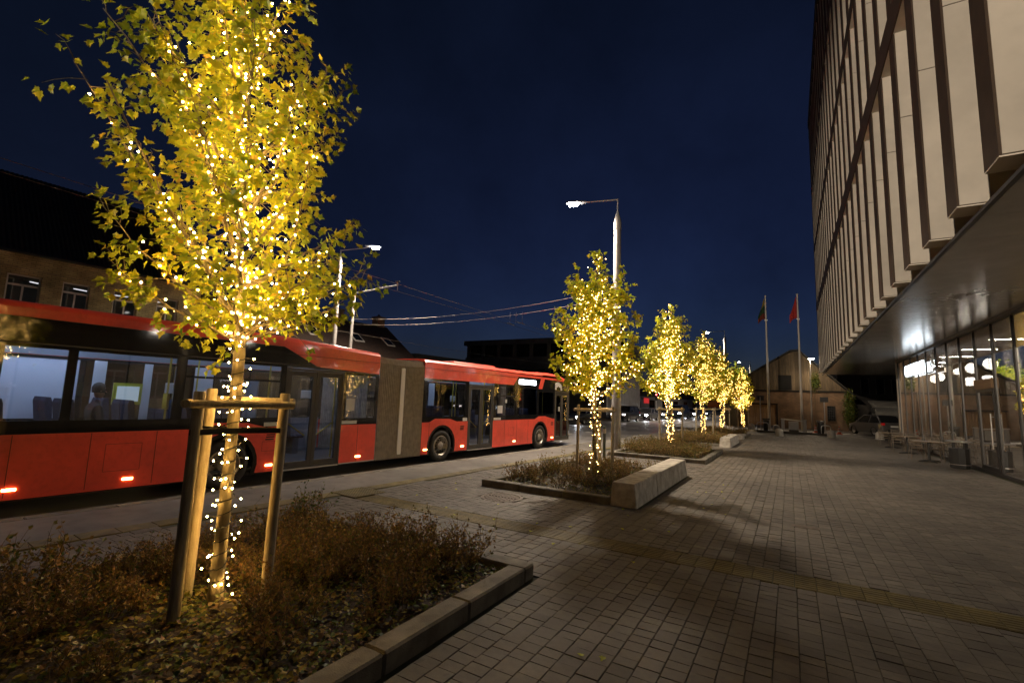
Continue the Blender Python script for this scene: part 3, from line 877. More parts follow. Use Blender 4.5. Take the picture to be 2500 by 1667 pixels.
# wheels
def wheel(y, x, sgn):
    t = link('wheel', None, bus, (x, y, 0.48))
    q = MB(); q.lathe([(0.30, -0.02 * sgn), (0.32, 0.0), (0.44, 0.005 * sgn), (0.475, -0.03 * sgn), (0.48, -0.14 * sgn), (0.475, -0.25 * sgn), (0.30, -0.27 * sgn)], 36, axis='x', cap=False)
    q.build('tyre', M_rubber, t, smooth=50)
    q = MB(); q.lathe([(0.31, -0.01 * sgn), (0.285, 0.0), (0.27, -0.03 * sgn), (0.20, -0.10 * sgn), (0.14, -0.11 * sgn), (0.12, -0.02 * sgn), (0.06, 0.0), (0.001, 0.0)], 30, axis='x', cap=False)
    r_ = q.build('rim', M_rim, t, smooth=35)
    for k in range(10):
        a = 2 * math.pi * k / 10
        q = MB(); q.lathe([(0.018, -0.09 * sgn), (0.016, -0.055 * sgn)], 6, (0, 0.165 * math.cos(a), 0.165 * math.sin(a)), 'x'); q.build('wheel_nut', M_rubber, r_)
    for k in range(5):
        a = 2 * math.pi * (k + .3) / 5
        q = MB(); q.lathe([(0.036, -0.055 * sgn), (0.036, -0.052 * sgn)], 8, (0, 0.232 * math.cos(a), 0.232 * math.sin(a)), 'x'); q.build('vent_hole', M_rubber, r_)
    return t
for y in (0.0, -5.87, -12.1):
    wheel(y, -0.02, 1); wheel(y, -W + 0.02, -1)
# amber side markers
for y in (-15.05, -13.65, -11.22, -8.95, -6.57, -4.9, -1.9, 0.98):
    q = MB(); q.cbox(0.0, 0.014, y - 0.075, y + 0.075, 0.385, 0.425, 0.006); q.build('marker_light', M_marker, bus)
# notices and plates on the glass and the panels
for (y0, y1, z0, z1) in ((-9.40, -9.15, 1.55, 1.84), (-9.49, -9.05, 1.22, 1.30), (-3.02, -2.72, 1.45, 1.72), (-3.24, -2.8, 1.21, 1.29), (-4.92, -4.70, 1.21, 1.31), (-11.4, -11.05, 1.22, 1.30), (1.5, 1.63, 1.5, 1.7), (-2.55, -2.45, 1.82, 1.95)):
    q = MB(); q.box(-0.003, 0.003, y0, y1, z0, z1); q.build('notice', M_paper, bus)

# ---- inside
q = MB(); q.box(-W + 0.05, -0.05, -15.55, -8.43, 0.34, 0.38); q.box(-W + 0.05, -0.05, -6.75, 2.45, 0.34, 0.38); q.box(-W + .3, -.3, -8.43, -6.75, .34, .38); q.build('floor', M_bfloor, bus)
q = MB(); q.box(-W + 0.05, -0.05, -15.55, -8.43, 2.80, 2.83); q.box(-W + 0.05, -0.05, -6.75, 2.20, 2.80, 2.83); q.build('ceiling', M_bceil, bus)
q = MB(); q.box(-W + 0.06, -W + 0.08, -15.5, -8.5, 0.38, 1.25); q.box(-W + 0.06, -W + 0.08, -6.7, 2.3, 0.38, 1.25); q.build('lining', M_bpanel, bus)
for (xa_, xb_) in ((-W + 0.047, -W + 0.06), (-0.065, -0.052)):
    for (ya_, yb_) in ((-15.55, -8.45), (-6.73, 2.15)):
        q = MB(); q.box(xa_, xb_, ya_, yb_, 2.51, 2.795); q.build('cove_lining', M_bpanel, bus)
for (y0, y1, m_) in ((-15.4, -13.6, M_tube2), (-13.2, -11.2, M_tube), (-10.9, -8.6, M_tube), (-6.6, -4.7, M_tube), (-4.3, -2.2, M_tube), (-1.8, -0.4, M_tube)):
    for x in (-0.62, -1.93):
        q = MB(); zz = 2.53 if (y0 < -6 and y0 > -7 and x < -1) else 2.77
        q.box(x - 0.04, x + 0.04, y0, y1, zz, zz + 0.02); q.build('light_strip', m_, bus)
q = MB(); q.box(-1.06, -1.02, -13.72, -13.28, 1.62, 2.02); sc_ = q.build('info_screen', mat('lime_frame', (0.42, 0.46, 0.04), rough=0.5), bus)
q = MB(); q.box(-1.018, -1.012, -13.67, -13.33, 1.68, 1.96); q.build('screen', mat('pale_screen', (0.5, 0.55, 0.55), rough=0.4, emit=(0.7, 0.85, 0.9), estr=0.35), sc_)
for (x, y0, y1) in ((-2.2, -13.75, -13.55), (-2.25, -12.9, -12.75), (-2.3, -11.9, -11.5), (-2.3, -5.9, -5.6), (-2.3, -4.2, -3.9), (-2.3, -2.0, -1.7)):
    q = MB(); q.box(x - 0.02, x, y0, y1, 1.2, 2.45); q.build('light_streak_panel', M_bceil, bus)  # pale panels stand in for upright light reflections in the windows
for (x, y, z) in ((-1.6, -12.55, 1.95), (-1.9, -9.3, 1.9), (-1.7, -5.9, 1.95), (-1.9, -3.3, 1.9)):
    q = MB(); q.cbox(x - 0.02, x + 0.02, y - 0.16, y + 0.16, z - 0.11, z + 0.11, 0.01); q.build('route_board', M_paper, bus)
# a bright partition at the rear and a screen further forward
q = MB(); q.box(-2.3, -0.9, -15.5, -15.46, 0.4, 2.5); q.build('rear_partition', M_bceil, bus)
q = MB(); q.box(-1.5, -0.9, -11.15, -11.12, 0.4, 2.2); q.build('partition', M_bpanel, bus)
seat_s = MB(); seat_s.cbox(-0.21, 0.21, -0.2, 0.22, 0.40, 0.48, 0.03); seat_s.add([], [])
sb = MB(); sb.prism([(-0.16, 0.46), (-0.24, 0.46), (-0.32, 1.05), (-0.30, 1.12), (-0.24, 1.12), (-0.22, 1.05)], -0.2, 0.2, 'x')
sl = MB(); sl.box(-0.18, 0.18, -0.08, 0.08, 0.0, 0.40)
sm = (seat_s.mesh('cushion', M_seatf), sb.mesh('seat_back', M_seatf), sl.mesh('seat_leg', M_seats))
def seat(x, y, z=0.38):
    t = link('seat', None, bus, (x, y, z))
    for nme, me in zip(('cushion', 'seat_back', 'seat_leg'), sm):
        link(nme, me, t)
for y in (-15.0, -14.2, -13.4):
    for x in (-0.4, -0.85, -1.75, -2.2): seat(x, y, 0.6)
for y in (-12.5, -11.7):
    for x in (-0.4, -0.85): seat(x, y, 0.6)
for y in (-12.4, -11.5, -10.6, -9.7): seat(-2.2, y); seat(-1.75, y)
for y in (-6.3, -5.4): seat(-0.4, y, 0.55); seat(-0.85, y, 0.55)
for y in (-6.2, -5.3, -4.4, -3.5, -2.6, -1.6): seat(-2.2, y)
for y in (-2.2, -1.4, -0.4): seat(-0.4, y, 0.5)
for (x, y) in ((-0.62, -13.0), (-1.9, -12.0), (-0.5, -11.1), (-0.5, -9.4), (-1.2, -10.2), (-0.5, -4.75), (-0.5, -3.2), (-1.3, -4.0), (-1.9, -5.5), (-0.6, -1.0), (-0.55, 1.05)):
    q = MB(); q.tube([(x, y, 0.38), (x, y, 2.79)], 0.018, 8); q.build('grab_pole', M_yel, bus, smooth=40)
q = MB(); q.box(-0.75, -0.55, -13.02, -12.98, 1.55, 1.85); q.build('ticket_machine', M_yel, bus)
q = MB(); q.box(-0.62, -0.58, -4.72, -4.4, 0.55, 1.05); q.build('waste_holder', M_yel, bus)

# ---- one seated passenger, dark against the bright rear windows
def skin_person(name, verts, edges, rad_, mat_, loc, rotz, label, levels=2):
    me = bpy.data.meshes.new(name); me.from_pydata(verts, edges, [])
    o = link(name, me, None, loc, rotz)
    sk = o.modifiers.new('Skin', 'SKIN')
    for i, r in enumerate(rad_):
        me.skin_vertices[0].data[i].radius = (r, r) if not isinstance(r, tuple) else r
    me.skin_vertices[0].data[0].use_root = True
    sd = o.modifiers.new('Sub', 'SUBSURF'); sd.levels = levels; sd.render_levels = levels
    me.materials.append(mat_)
    return tag(o, label, 'person')
M_coat = mat('dark_coat', (0.012, 0.02, 0.028), rough=0.85)
M_skin = mat('skin', (0.36, 0.22, 0.16), rough=0.55)
M_hair = mat('dark_hair', (0.012, 0.01, 0.008), rough=0.6)
pv = [(0, 0, 0.10), (0, 0.02, 0.32), (0, 0.0, 0.52), (0, 0.02, 0.64), (0, 0.04, 0.70),
      (0.19, 0, 0.56), (0.23, 0.06, 0.30), (0.15, 0.26, 0.18), (-0.19, 0, 0.56), (-0.23, 0.06, 0.30), (-0.15, 0.26, 0.18),
      (0.10, 0.22, 0.08), (0.11, 0.42, 0.06), (0.11, 0.44, -0.34), (0.11, 0.54, -0.38), (-0.10, 0.22, 0.08), (-0.11, 0.42, 0.06), (-0.11, 0.44, -0.34), (-0.11, 0.54, -0.38)]
pe = [(0, 1), (1, 2), (2, 3), (3, 4), (2, 5), (5, 6), (6, 7), (2, 8), (8, 9), (9, 10), (0, 11), (11, 12), (12, 13), (13, 14), (0, 15), (15, 16), (16, 17), (17, 18)]
pr_ = [(0.17, 0.13), (0.16, 0.12), (0.17, 0.11), 0.06, 0.055, 0.07, 0.055, 0.04, 0.07, 0.055, 0.04, 0.09, 0.075, 0.055, 0.045, 0.09, 0.075, 0.055, 0.045]
pl = S(-14.12, -0.42, ROAD_Z + 1.03)
person = skin_person('person', pv, pe, pr_, M_coat, pl, -TH, 'person in a dark coat sitting by the rear bus window')
q = MB(); prof_ = [(0.001, -0.125), (0.05, -0.115), (0.068, -0.07), (0.078, 0.0), (0.082, 0.05), (0.065, 0.10), (0.03, 0.125), (0.001, 0.13)]
q.lathe(prof_, 16, (0, 0.05, 0.84), cap=False)
q.add([(-0.012, 0.125, 0.82), (0.012, 0.125, 0.82), (0, 0.155, 0.815), (0, 0.125, 0.86)], [(0, 1, 2), (1, 3, 2), (3, 0, 2)])
hd = q.build('head', M_skin, person, smooth=60)
q = MB(); q.lathe([(0.088, -0.03), (0.094, 0.03), (0.092, 0.07), (0.07, 0.115), (0.03, 0.142), (0.001, 0.146)], 16, (0, 0.035, 0.84), cap=False); q.build('hair', M_hair, person, smooth=60)
for sx in (-1, 1):
    q = MB(); q.octa((0.03 * sx, 0.124, 0.85), 0.009); q.build('eye', M_hair, hd)
    q = MB(); q.octa((0.083 * sx, 0.045, 0.835), 0.018); q.build('ear', M_skin, hd)
q = MB(); q.box(-0.02, 0.02, 0.118, 0.124, 0.782, 0.789); q.build('mouth', mat('lip', (0.3, 0.12, 0.1)), hd)
for sx in (-1, 1):                                             # hands resting on the lap, five fingers each
    q = MB(); base = Vector((0.15 * sx, 0.29, 0.165))
    q.cbox(base.x - 0.035, base.x + 0.035, base.y - 0.02, base.y + 0.06, base.z - 0.015, base.z + 0.015, 0.01)
    for k in range(4):
        fx = base.x - 0.027 + k * 0.018; L = (0.055, 0.065, 0.06, 0.045)[k]
        q.tube([(fx, base.y + 0.055, base.z), (fx, base.y + 0.055 + L * .6, base.z - 0.006), (fx, base.y + 0.055 + L, base.z - 0.025)], [0.008, 0.0075, 0.006], 6)
    q.tube([(base.x - 0.032 * sx, base.y + 0.005, base.z), (base.x - 0.055 * sx, base.y + 0.04, base.z - 0.008), (base.x - 0.05 * sx, base.y + 0.065, base.z - 0.015)], [0.009, 0.009, 0.007], 6)
    q.build('hand', M_skin, person, smooth=50)
# ================================================================= TREES WITH FAIRY LIGHTS
M_bark = mat('bark', (0.22, 0.19, 0.12), rough=0.85, col2=(0.13, 0.105, 0.06), vscale=14, bump=0.5, bscale=45, stretch=(1, 1, 0.35))
M_leaf = leafmat('maple_leaf', [(0.09, 0.165, 0.012), (0.22, 0.31, 0.014), (0.38, 0.43, 0.016), (0.51, 0.49, 0.018), (0.50, 0.34, 0.03)], 0.42)
M_bulb = emis('fairy_bulb', (1.0, 0.55, 0.14), 105.0)
M_bulb_far = emis('fairy_bulb_far', (1.0, 0.55, 0.14), 32.0)
M_bulb_dist = emis('fairy_bulb_distant', (1.0, 0.55, 0.14), 16.0)
M_cable = mat('black_cable', (0.012, 0.012, 0.011), rough=0.6)
M_stake = mat('stake_wood', (0.42, 0.36, 0.25), rough=0.75, col2=(0.28, 0.235, 0.16), vscale=7, bump=0.35, bscale=30, stretch=(6, 6, 0.8))
M_strap = mat('strap', (0.014, 0.014, 0.014), rough=0.7)

# palmate leaf outline (tip at +y), fan from the stalk
MAPLE = [(0.0, 0.0), (0.16, -0.06), (0.42, 0.06), (0.34, 0.20), (0.62, 0.42), (0.40, 0.46), (0.34, 0.60), (0.22, 0.56), (0.14, 0.82), (0.0, 1.0)]
MAPLE = MAPLE + [(-x, y) for x, y in MAPLE[-2:0:-1]]
LITE = [(0.0, 0.0), (0.40, 0.05), (0.55, 0.42), (0.25, 0.52), (0.0, 1.0), (-0.25, 0.52), (-0.55, 0.42), (-0.40, 0.05)]
def leaf_verts(outline, pos, d, nrm, size, fold):
    d = d.normalized(); a = d.cross(nrm)
    if a.length < 1e-5: a = d.cross(Vector((0.3, 0.9, 0.1)))
    a.normalize(); n = a.cross(d)
    return [pos + (a * x + d * y + n * (abs(x) * fold - 0.18 * y * y)) * size for x, y in outline]
def leaf_faces(outline):
    n = len(outline)
    return [(0, i, i + 1) for i in range(1, n - 1)]
MF, LF = leaf_faces(MAPLE), leaf_faces(LITE)

def env(h):
    tb = [(0, .26), (.06, .62), (.14, .92), (.26, 1.0), (.42, .93), (.6, .74), (.75, .54), (.87, .34), (.95, .17), (1.0, .04)]
    for (a, ra), (c, rc) in zip(tb, tb[1:]):
        if h <= c: return ra + (rc - ra) * (h - a) / (c - a)
    return 0.02

def rv(r, s=1.0):
    return Vector((r.uniform(-s, s), r.uniform(-s, s), r.uniform(-s, s)))

def make_tree(loc, H, zb, R, seed, label, lights_label, lod=0, nb=22, trunk_r=0.075, bulb_r=0.011, single=False, dense=1.0, squash=(1, 1), lean=(0, 0), extra=()):
    r = random.Random(seed)
    t = thing('maple_tree', label, 'tree', loc, 0, 'fairy light trees')
    sl_ = thing('string_lights', lights_label, 'string lights', loc, 0, 'warm string lights on the trees')
    wood = MB()
    def lead(z):
        lz = max(0, z - zb)
        return Vector((lean[0] * lz, lean[1] * lz, 0)) + Vector((0.06 * math.sin(z * 0.9 + seed) * min(1, z / 2), 0.06 * math.cos(z * 0.7 + seed * 2) * min(1, z / 2) - 0.06 * math.cos(seed * 2) * max(0, 1 - z / 2) * min(1, z / 2), z))
    lp = [lead(z) for z in [0.0, 0.15, 0.5, 1.0, 1.6, zb - 0.15, zb + 0.1, zb + 0.5, zb + 1.2, H * 0.72, H * 0.86, H * 0.97]]
    lr = [trunk_r * k for k in (1.35, 1.1, 1.0, 0.95, 0.9, 0.92, 0.82, 0.6, 0.42, 0.24, 0.14, 0.05)]
    tr = MB(); tr.tube(lp, lr, 14 if lod == 0 else 9)
    tr.build('trunk', M_bark, t, smooth=60)
    branches = []
    for i in range(nb):
        f = i / (nb - 1)
        z0 = zb - 0.12 + (H - zb) * 0.70 * f ** 1.2 + r.uniform(-.05, .05)
        az = i * 2.39996 + r.uniform(-.35, .35) + seed
        ze = min(H * 0.97, z0 + (0.75 + r.random() * 1.15) * (1.0 - 0.35 * f) * (H - zb) / 3.9 * (1.25 if f < .4 else 1.0))
        if i < nb * 0.3 and r.random() < 0.55: ze = z0 + r.uniform(0.25, 0.6)
        h = (ze - zb) / (H - zb)
        rr = R * env(h) * r.uniform(0.66, 1.08)
        p0 = lead(z0)
        out = Vector((math.cos(az) * squash[0], math.sin(az) * squash[1], 0))
        pe_ = lead(ze); p2 = Vector((pe_.x, pe_.y, 0)) + out * rr + Vector((0, 0, ze))
        pm = p0 + out * rr * r.uniform(0.45, 0.62) + Vector((0, 0, (ze - z0) * r.uniform(0.22, 0.42)))
        pth = []
        for k in range(9):
            u_ = k / 8
            q_ = p0 * (1 - u_) ** 2 + pm * 2 * u_ * (1 - u_) + p2 * u_ ** 2 + rv(r, 0.022) * (1 if 0 < k else 0)
            pth.append(q_)
        rb = trunk_r * r.uniform(0.28, 0.42) * (1.1 - 0.4 * f)
        wood.tube(pth, [rb * (1 - 0.8 * k / 8) for k in range(9)], 6 if lod == 0 else 4, True)
        branches.append((pth, rb))
    for (ex, ey, ez, z0) in extra:                            # long branches that reach out of the crown
        p0 = lead(z0); p2 = Vector((ex, ey, ez)); pm = p0.lerp(p2, 0.5) + Vector((0, 0, -0.12))
        pth = [p0 * (1 - k / 8) ** 2 + pm * 2 * (k / 8) * (1 - k / 8) + p2 * (k / 8) ** 2 + rv(r, 0.02) * (1 if k else 0) for k in range(9)]
        rb = trunk_r * 0.3
        wood.tube(pth, [rb * (1 - 0.8 * k / 8) for k in range(9)], 6, True); branches.append((pth, rb)); nb += 1
    top = [lead(z) for z in [zb + 1.2 + (H - zb - 1.2) * k / 8 for k in range(9)]]
    branches.append((top, trunk_r * 0.2))
    # twigs and leaves
    leaves = []
    def along(pth, u_):
        k = min(len(pth) - 2, int(u_ * (len(pth) - 1))); w = u_ * (len(pth) - 1) - k
        return pth[k].lerp(pth[k + 1], w), (pth[k + 1] - pth[k]).normalized()
    step = 0.085 / dense
    for bi, (pth, rb) in enumerate(branches):
        L = sum((b_ - a_).length for a_, b_ in zip(pth, pth[1:]))
        u_ = 0.16 if bi < nb else 0.02
        while u_ < 1.0:
            p, d = along(pth, u_)
            u_ += step / L * r.uniform(0.6, 1.4)
            rad_ax = Vector((p.x, p.y, 0)); 
            outw = rad_ax.normalized() if rad_ax.length > 0.05 else rv(r).normalized()
            td = (d * 0.35 + outw * r.uniform(0.0, 0.9) + rv(r, 0.9) + Vector((0, 0, 0.28))).normalized()
            tl = r.uniform(0.10, 0.34) * (1.2 if u_ < .6 else 0.8)
            tp = [p]
            for k in range(3):
                tp.append(tp[-1] + td * tl / 3 + rv(r, 0.02) + Vector((0, 0, -0.012 * k)))
            hh = (tp[-1].z - zb) / (H - zb)
            if hh > 0 and Vector((tp[-1].x - lead(tp[-1].z).x, tp[-1].y - lead(tp[-1].z).y, 0)).length > R * 1.12 * env(min(1, max(0, hh))) + (0.12 if bi < nb - len(extra) or bi == nb else 0.6): continue
            if lod < 2: wood.tube(tp, [0.0045, 0.004, 0.003, 0.002], 3, False)
            nl = r.choice((7, 8, 9, 10)) if lod == 0 else r.choice((6, 7, 8))
            for k in range(nl):
                q_ = tp[r.choice((1, 2, 3, 3))] + rv(r, 0.05)
                ld = (td * 0.6 + rv(r, 1.0) + Vector((0, 0, -0.45))).normalized()
                ln = (Vector((0, 0, 0.9)) + outw * 0.6 + rv(r, 0.8)).normalized()
                sz = r.uniform(0.042, 0.078) if lod == 0 else r.uniform(0.07, 0.12) * (1.0 if lod == 1 else 1.15)
                # the leaf's own colour, drawn at random, yellower on the farther trees
                tone = min(0.85, max(0, r.gauss(0.47 if lod == 0 else 0.62, 0.17)))
                if r.random() < 0.03: tone = 1.0
                stem = q_ + ld * 0.03
                leaves.append((stem, ld, ln, sz, r.uniform(0.05, 0.35), tone))
    wood.build('branches', M_bark, t, smooth=60)
    out_ = MAPLE if lod == 0 else LITE
    fc = MF if lod == 0 else LF
    fol = MB()
    if single:
        base = Vector(loc)
        order = sorted(range(len(leaves)), key=lambda i: (leaves[i][0] + base - Vector((0, 0, CAM_H))).length / leaves[i][3])
        pick = set(order[:300])
    else:
        pick = set()
    for i, (p, d, n, sz, fo, tone) in enumerate(leaves):
        vs = leaf_verts(out_, p, d, n, sz, fo)
        if i in pick:
            q = MB(); q.tone = tone; q.add([v - p for v in vs], fc)
            q.build('leaf', M_leaf, t, tone=True, loc=p)
        else:
            fol.tone = tone; fol.add(vs, fc)
    tag(fol.build('crown', M_leaf, t, tone=True), kind='stuff')
    # fairy lights: wound round the trunk, then up every branch
    bulbs = []
    cab = MB()
    turns = int((zb + 0.05) / 0.115); pts_ = []
    for k in range(turns * 10):
        z = 0.12 + (zb - 0.1) * k / (turns * 10); a = 2 * math.pi * k / 10
        rr = trunk_r * 1.05 + 0.008 + 0.012 * math.sin(k * 1.7)
        c_ = lead(z)
        pts_.append(Vector((c_.x + math.cos(a) * rr, c_.y + math.sin(a) * rr, z + r.uniform(-.008, .008))))
        if r.random() < (0.42 if lod else 0.46):
            oo = Vector((math.cos(a), math.sin(a), 0))
            bulbs.append(pts_[-1] + oo * r.uniform(0.012, 0.075) + Vector((0, 0, r.uniform(-.03, .03))))
            if lod == 0: cab.tube([pts_[-1], bulbs[-1]], 0.0025, 3, False)
    cab.tube(pts_, 0.0055, 4, False)
    for bi, (pth, rb) in enumerate(branches):
        L = sum((b_ - a_).length for a_, b_ in zip(pth, pth[1:]))
        n_ = int(L / 0.062); cp = []
        umax = r.uniform(0.72, 0.97) if bi < nb else 0.98
        for k in range(n_):
            u_ = umax * k / max(1, n_)
            p, d = along(pth, u_)
            a = k * 1.9; s1 = d.cross(Vector((0.2, 0.1, 1))).normalized(); s2 = d.cross(s1)
            o_ = (s1 * math.cos(a) + s2 * math.sin(a))
            cp.append(p + o_ * (rb + 0.006))
            if r.random() < (0.66 if lod == 0 else 0.8): bulbs.append(p + o_ * r.uniform(0.02, 0.07))
            if lod and r.random() < 0.45: bulbs.append(p + o_ * r.uniform(0.08, 0.3))
        if len(cp) > 2 and lod == 0: cab.tube(cp, 0.004, 3, False)
    if not single: 
        pass
    cab.build('cable', M_cable, sl_)
    mb_ = (M_bulb, M_bulb_far, M_bulb_dist)[lod]
    bmq = MB(); ico = bmesh.new(); bmesh.ops.create_icosphere(ico, subdivisions=1, radius=bulb_r)
    iv = [v.co.copy() for v in ico.verts]; ico.verts.index_update(); iff = [[v.index for v in f.verts] for f in ico.faces]; ico.free()
    one = MB(); one.add(iv, iff); onem = one.mesh('bulb', mb_)
    base = Vector(loc)
    order = sorted(range(len(bulbs)), key=lambda i: (bulbs[i] + base - Vector((0, 0, CAM_H))).length)
    pk = set(order[:300]) if single else set()
    for i, p in enumerate(bulbs):
        if i in pk: link('bulb', onem, sl_, p)
        elif single: bmq.add([v + p for v in iv], iff)
        else: bmq.octa(p, bulb_r)
    if bmq.v: tag(bmq.build('bulbs', mb_, sl_), kind='stuff')
    return t, len(leaves), len(bulbs)

def support(loc, posts, label, h=1.8, r0=0.038):
    t = thing('tree_support', label, 'tree stake frame', loc, 0, 'wooden stake frames round the trees')
    P = [Vector((x, y, 0)) for x, y in posts]
    for p in P:
        q = MB(); hh = h + rnd.uniform(-.02, .02)
        lean = Vector((rnd.uniform(-.02, .02), rnd.uniform(-.02, .02), 0))
        q.tube([p + Vector((0, 0, -0.1)), p + lean * .5 + Vector((0, 0, hh * .5)), p + lean + Vector((0, 0, hh - 0.012)), p + lean + Vector((0, 0, hh))], [r0 * 1.06, r0 * 1.02, r0, r0 * 0.86], 14)
        q.build('stake', M_stake, t, smooth=50)
    for i in range(3):
        a, c = P[i], P[(i + 1) % 3]
        d = (c - a).normalized(); side = d.cross(Vector((0, 0, 1))); cen = (P[0] + P[1] + P[2]) / 3
        if side.dot((a + c) / 2 - cen) < 0: side = -side
        off = side * (r0 * 1.7)
        z = Vector((0, 0, h - 0.11 + (0.03 if i == 1 else 0)))
        q = MB(); q.tube([a - d * 0.07 + off + z, c + d * 0.07 + off + z], [0.034, 0.032], 12); q.build('rail', M_stake, t, smooth=50)
    for p in P:
        q = MB(); d = p.normalized(); a = Vector((-d.y, d.x, 0)); z = h - 0.36
        o1 = p + d * (r0 + 0.004)
        pa = [o1 + a * 0.0, p + a * (r0 + .004), a * 0.075, -d * 0.085, -a * 0.075, p - a * (r0 + .004), o1]
        vs = []; 
        for w in pa: vs += [w + Vector((0, 0, z)), w + Vector((0, 0, z + 0.045))]
        q.add(vs, [(2 * k, 2 * k + 2, 2 * k + 3, 2 * k + 1) for k in range(len(pa) - 1)]); q.build('strap', M_strap, t)
    return t

T1 = (-4.21, 2.34, 0.02)
print('T1', make_tree(T1, 6.55, 2.28, 1.2, 3, 'large near maple with yellow green leaves and its trunk wound with lights', 'warm string lights wound round the big near maple', 0, 46, 0.052, 0.0082, True, 1.22, (1, 1), (-0.085, -0.05), ((0.60, 0.90, 3.12, 2.3), (0.42, 0.78, 3.55, 2.5), (0.50, 0.80, 2.82, 2.25), (0.15, 0.75, 3.2, 2.4), (-0.52, -0.95, 3.25, 2.35)))[1:])
support(T1, [(0.05, -0.33), (-0.36, -0.05), (0.20, 0.32)], 'three rough wooden stakes with cross rails round the big near tree', 1.8, 0.043)
ft = [((-4.24, 11.3, 0.02), 5.75, 2.0, 1.5, 8, 'second maple glowing gold in front of the tall lamp post', 1, 0.0105, 'second'),
      ((-4.16, 19.6, 0.02), 5.95, 2.1, 1.42, 15, 'third maple glowing with lights, next beyond the lamp post', 1, 0.0118, 'third'),
      ((-4.04, 27.3, 0.02), 5.85, 2.1, 1.4, 23, 'fourth maple of the lit row, crown merging with its neighbours', 2, 0.0125, 'fourth'),
      ((-3.88, 33.8, 0.02), 5.7, 2.1, 1.35, 31, 'fifth maple of the lit row, small and very bright', 2, 0.0135, 'fifth'),
      ((-3.64, 46.4, 0.02), 5.4, 1.7, 1.2, 40, 'last small lit maple standing alone by the brick barn', 2, 0.016, 'last')]
for (l, H_, zb_, R_, sd_, lab, lod, br, nm) in ft:
    print(nm, make_tree(l, H_, zb_, R_, sd_, lab, 'warm string lights covering the %s maple of the row' % nm, lod, 34 if lod == 1 else 30, 0.062, br, False, 1.35 if lod == 1 else 1.0)[1:])
    rt = Vector((0.86, 0.51, 0)); fw = Vector((-0.51, 0.86, 0))
    pp = [rt * -0.42, rt * 0.2 + fw * 0.34, rt * 0.40 - fw * 0.22]
    support(l, [(v.x, v.y) for v in pp], 'wooden stakes with cross rails round the %s lit tree' % nm, 1.72, 0.036)

# ================================================================= PLANTING IN THE BEDS
M_twig = mat('twig', (0.10, 0.065, 0.035), rough=0.85, var=0.3, vscale=20)
M_dry = leafmat('dry_leaf', [(0.045, 0.085, 0.012), (0.15, 0.14, 0.02), (0.24, 0.15, 0.035), (0.22, 0.12, 0.04), (0.12, 0.075, 0.04)], 0.25)
M_ivy = leafmat('ground_leaf', [(0.03, 0.06, 0.008), (0.07, 0.10, 0.010), (0.20, 0.17, 0.02), (0.15, 0.08, 0.03), (0.08, 0.045, 0.025)], 0.2)
def shrub_into(q, r, c, h, sp, nt, nl, tone0, size=0.03):
    for k in range(nt):
        a = r.uniform(0, 6.283); lean = r.uniform(0.05, 0.6) * sp
        hh = h * r.uniform(0.55, 1.1)
        p0 = Vector(c) + Vector((math.cos(a), math.sin(a), 0)) * r.uniform(0, 0.3) * sp
        p3 = p0 + Vector((math.cos(a) * lean, math.sin(a) * lean, hh))
        p1 = p0.lerp(p3, 0.4) + rv(r, 0.025) + Vector((0, 0, 0.03)); p2 = p0.lerp(p3, 0.75) + rv(r, 0.03)
        q.tone = 0; q.tube([p0, p1, p2, p3], [0.004, 0.0033, 0.0026, 0.0014], 3, False, 0)
        for m_ in range(r.choice((2, 3))):
            b0 = p1.lerp(p3, r.random()); b1 = b0 + rv(r, 0.09) + Vector((0, 0, 0.08))
            q.tube([b0, b1], [0.0022, 0.001], 3, False, 0)
            for z in range(2):
                pos = b0.lerp(b1, r.uniform(.4, 1)); q.tone = min(1, max(0, r.gauss(tone0, 0.22)))
                d = rv(r); n = rv(r); s_ = size * r.uniform(0.7, 1.3)
                q.add(leaf_verts([(0, 0), (0.34, 0.45), (0, 1), (-0.34, 0.45)], pos, d, n, s_, 0.3), [(0, 1, 2), (0, 2, 3)], 1)
        for m_ in range(nl):
            u_ = r.uniform(0.25, 1.0)
            pos = (p0.lerp(p1, u_ / .4) if u_ < .4 else p1.lerp(p3, (u_ - .4) / .6)) + rv(r, 0.03)
            q.tone = min(1, max(0, r.gauss(tone0, 0.22)))
            d = rv(r) + Vector((0, 0, 0.2)); n = rv(r) + Vector((0, 0, 0.5)); s_ = size * r.uniform(0.7, 1.4)
            q.add(leaf_verts([(0, 0), (0.34, 0.45), (0, 1), (-0.34, 0.45)], pos, d, n, s_, 0.3), [(0, 1, 2), (0, 2, 3)], 1)
def cover(name, x0, x1, y0, y1, n, seed, label, big=True, zmax=0.10, clumps=None):
    r = random.Random(seed); q = MB()
    for k in range(n):
        p = Vector((r.uniform(x0, x1), r.uniform(y0, y1), 0.05 + abs(r.gauss(0, 0.35)) * zmax))
        q.tone = min(1, max(0, r.gauss(0.45, 0.28)))
        d = Vector((r.uniform(-1, 1), r.uniform(-1, 1), r.uniform(-0.25, 0.35))); nn = Vector((r.uniform(-.7, .7), r.uniform(-.7, .7), 1))
        s_ = r.uniform(0.022, 0.05)
        if r.random() < 0.55 and big: q.add(leaf_verts(LITE, p, d, nn, s_ * 1.1, r.uniform(-.3, .4)), LF)
        else: q.add(leaf_verts([(0, 0), (0.36, 0.3), (0.3, 0.7), (0, 1), (-0.3, 0.7), (-0.36, 0.3)], p, d, nn, s_, r.uniform(-.2, .4)), [(0, 1, 2), (0, 2, 3), (0, 3, 4), (0, 4, 5)])
    return tag(q.build(name, M_ivy, tone=True), label, 'ground cover', None, 'stuff')
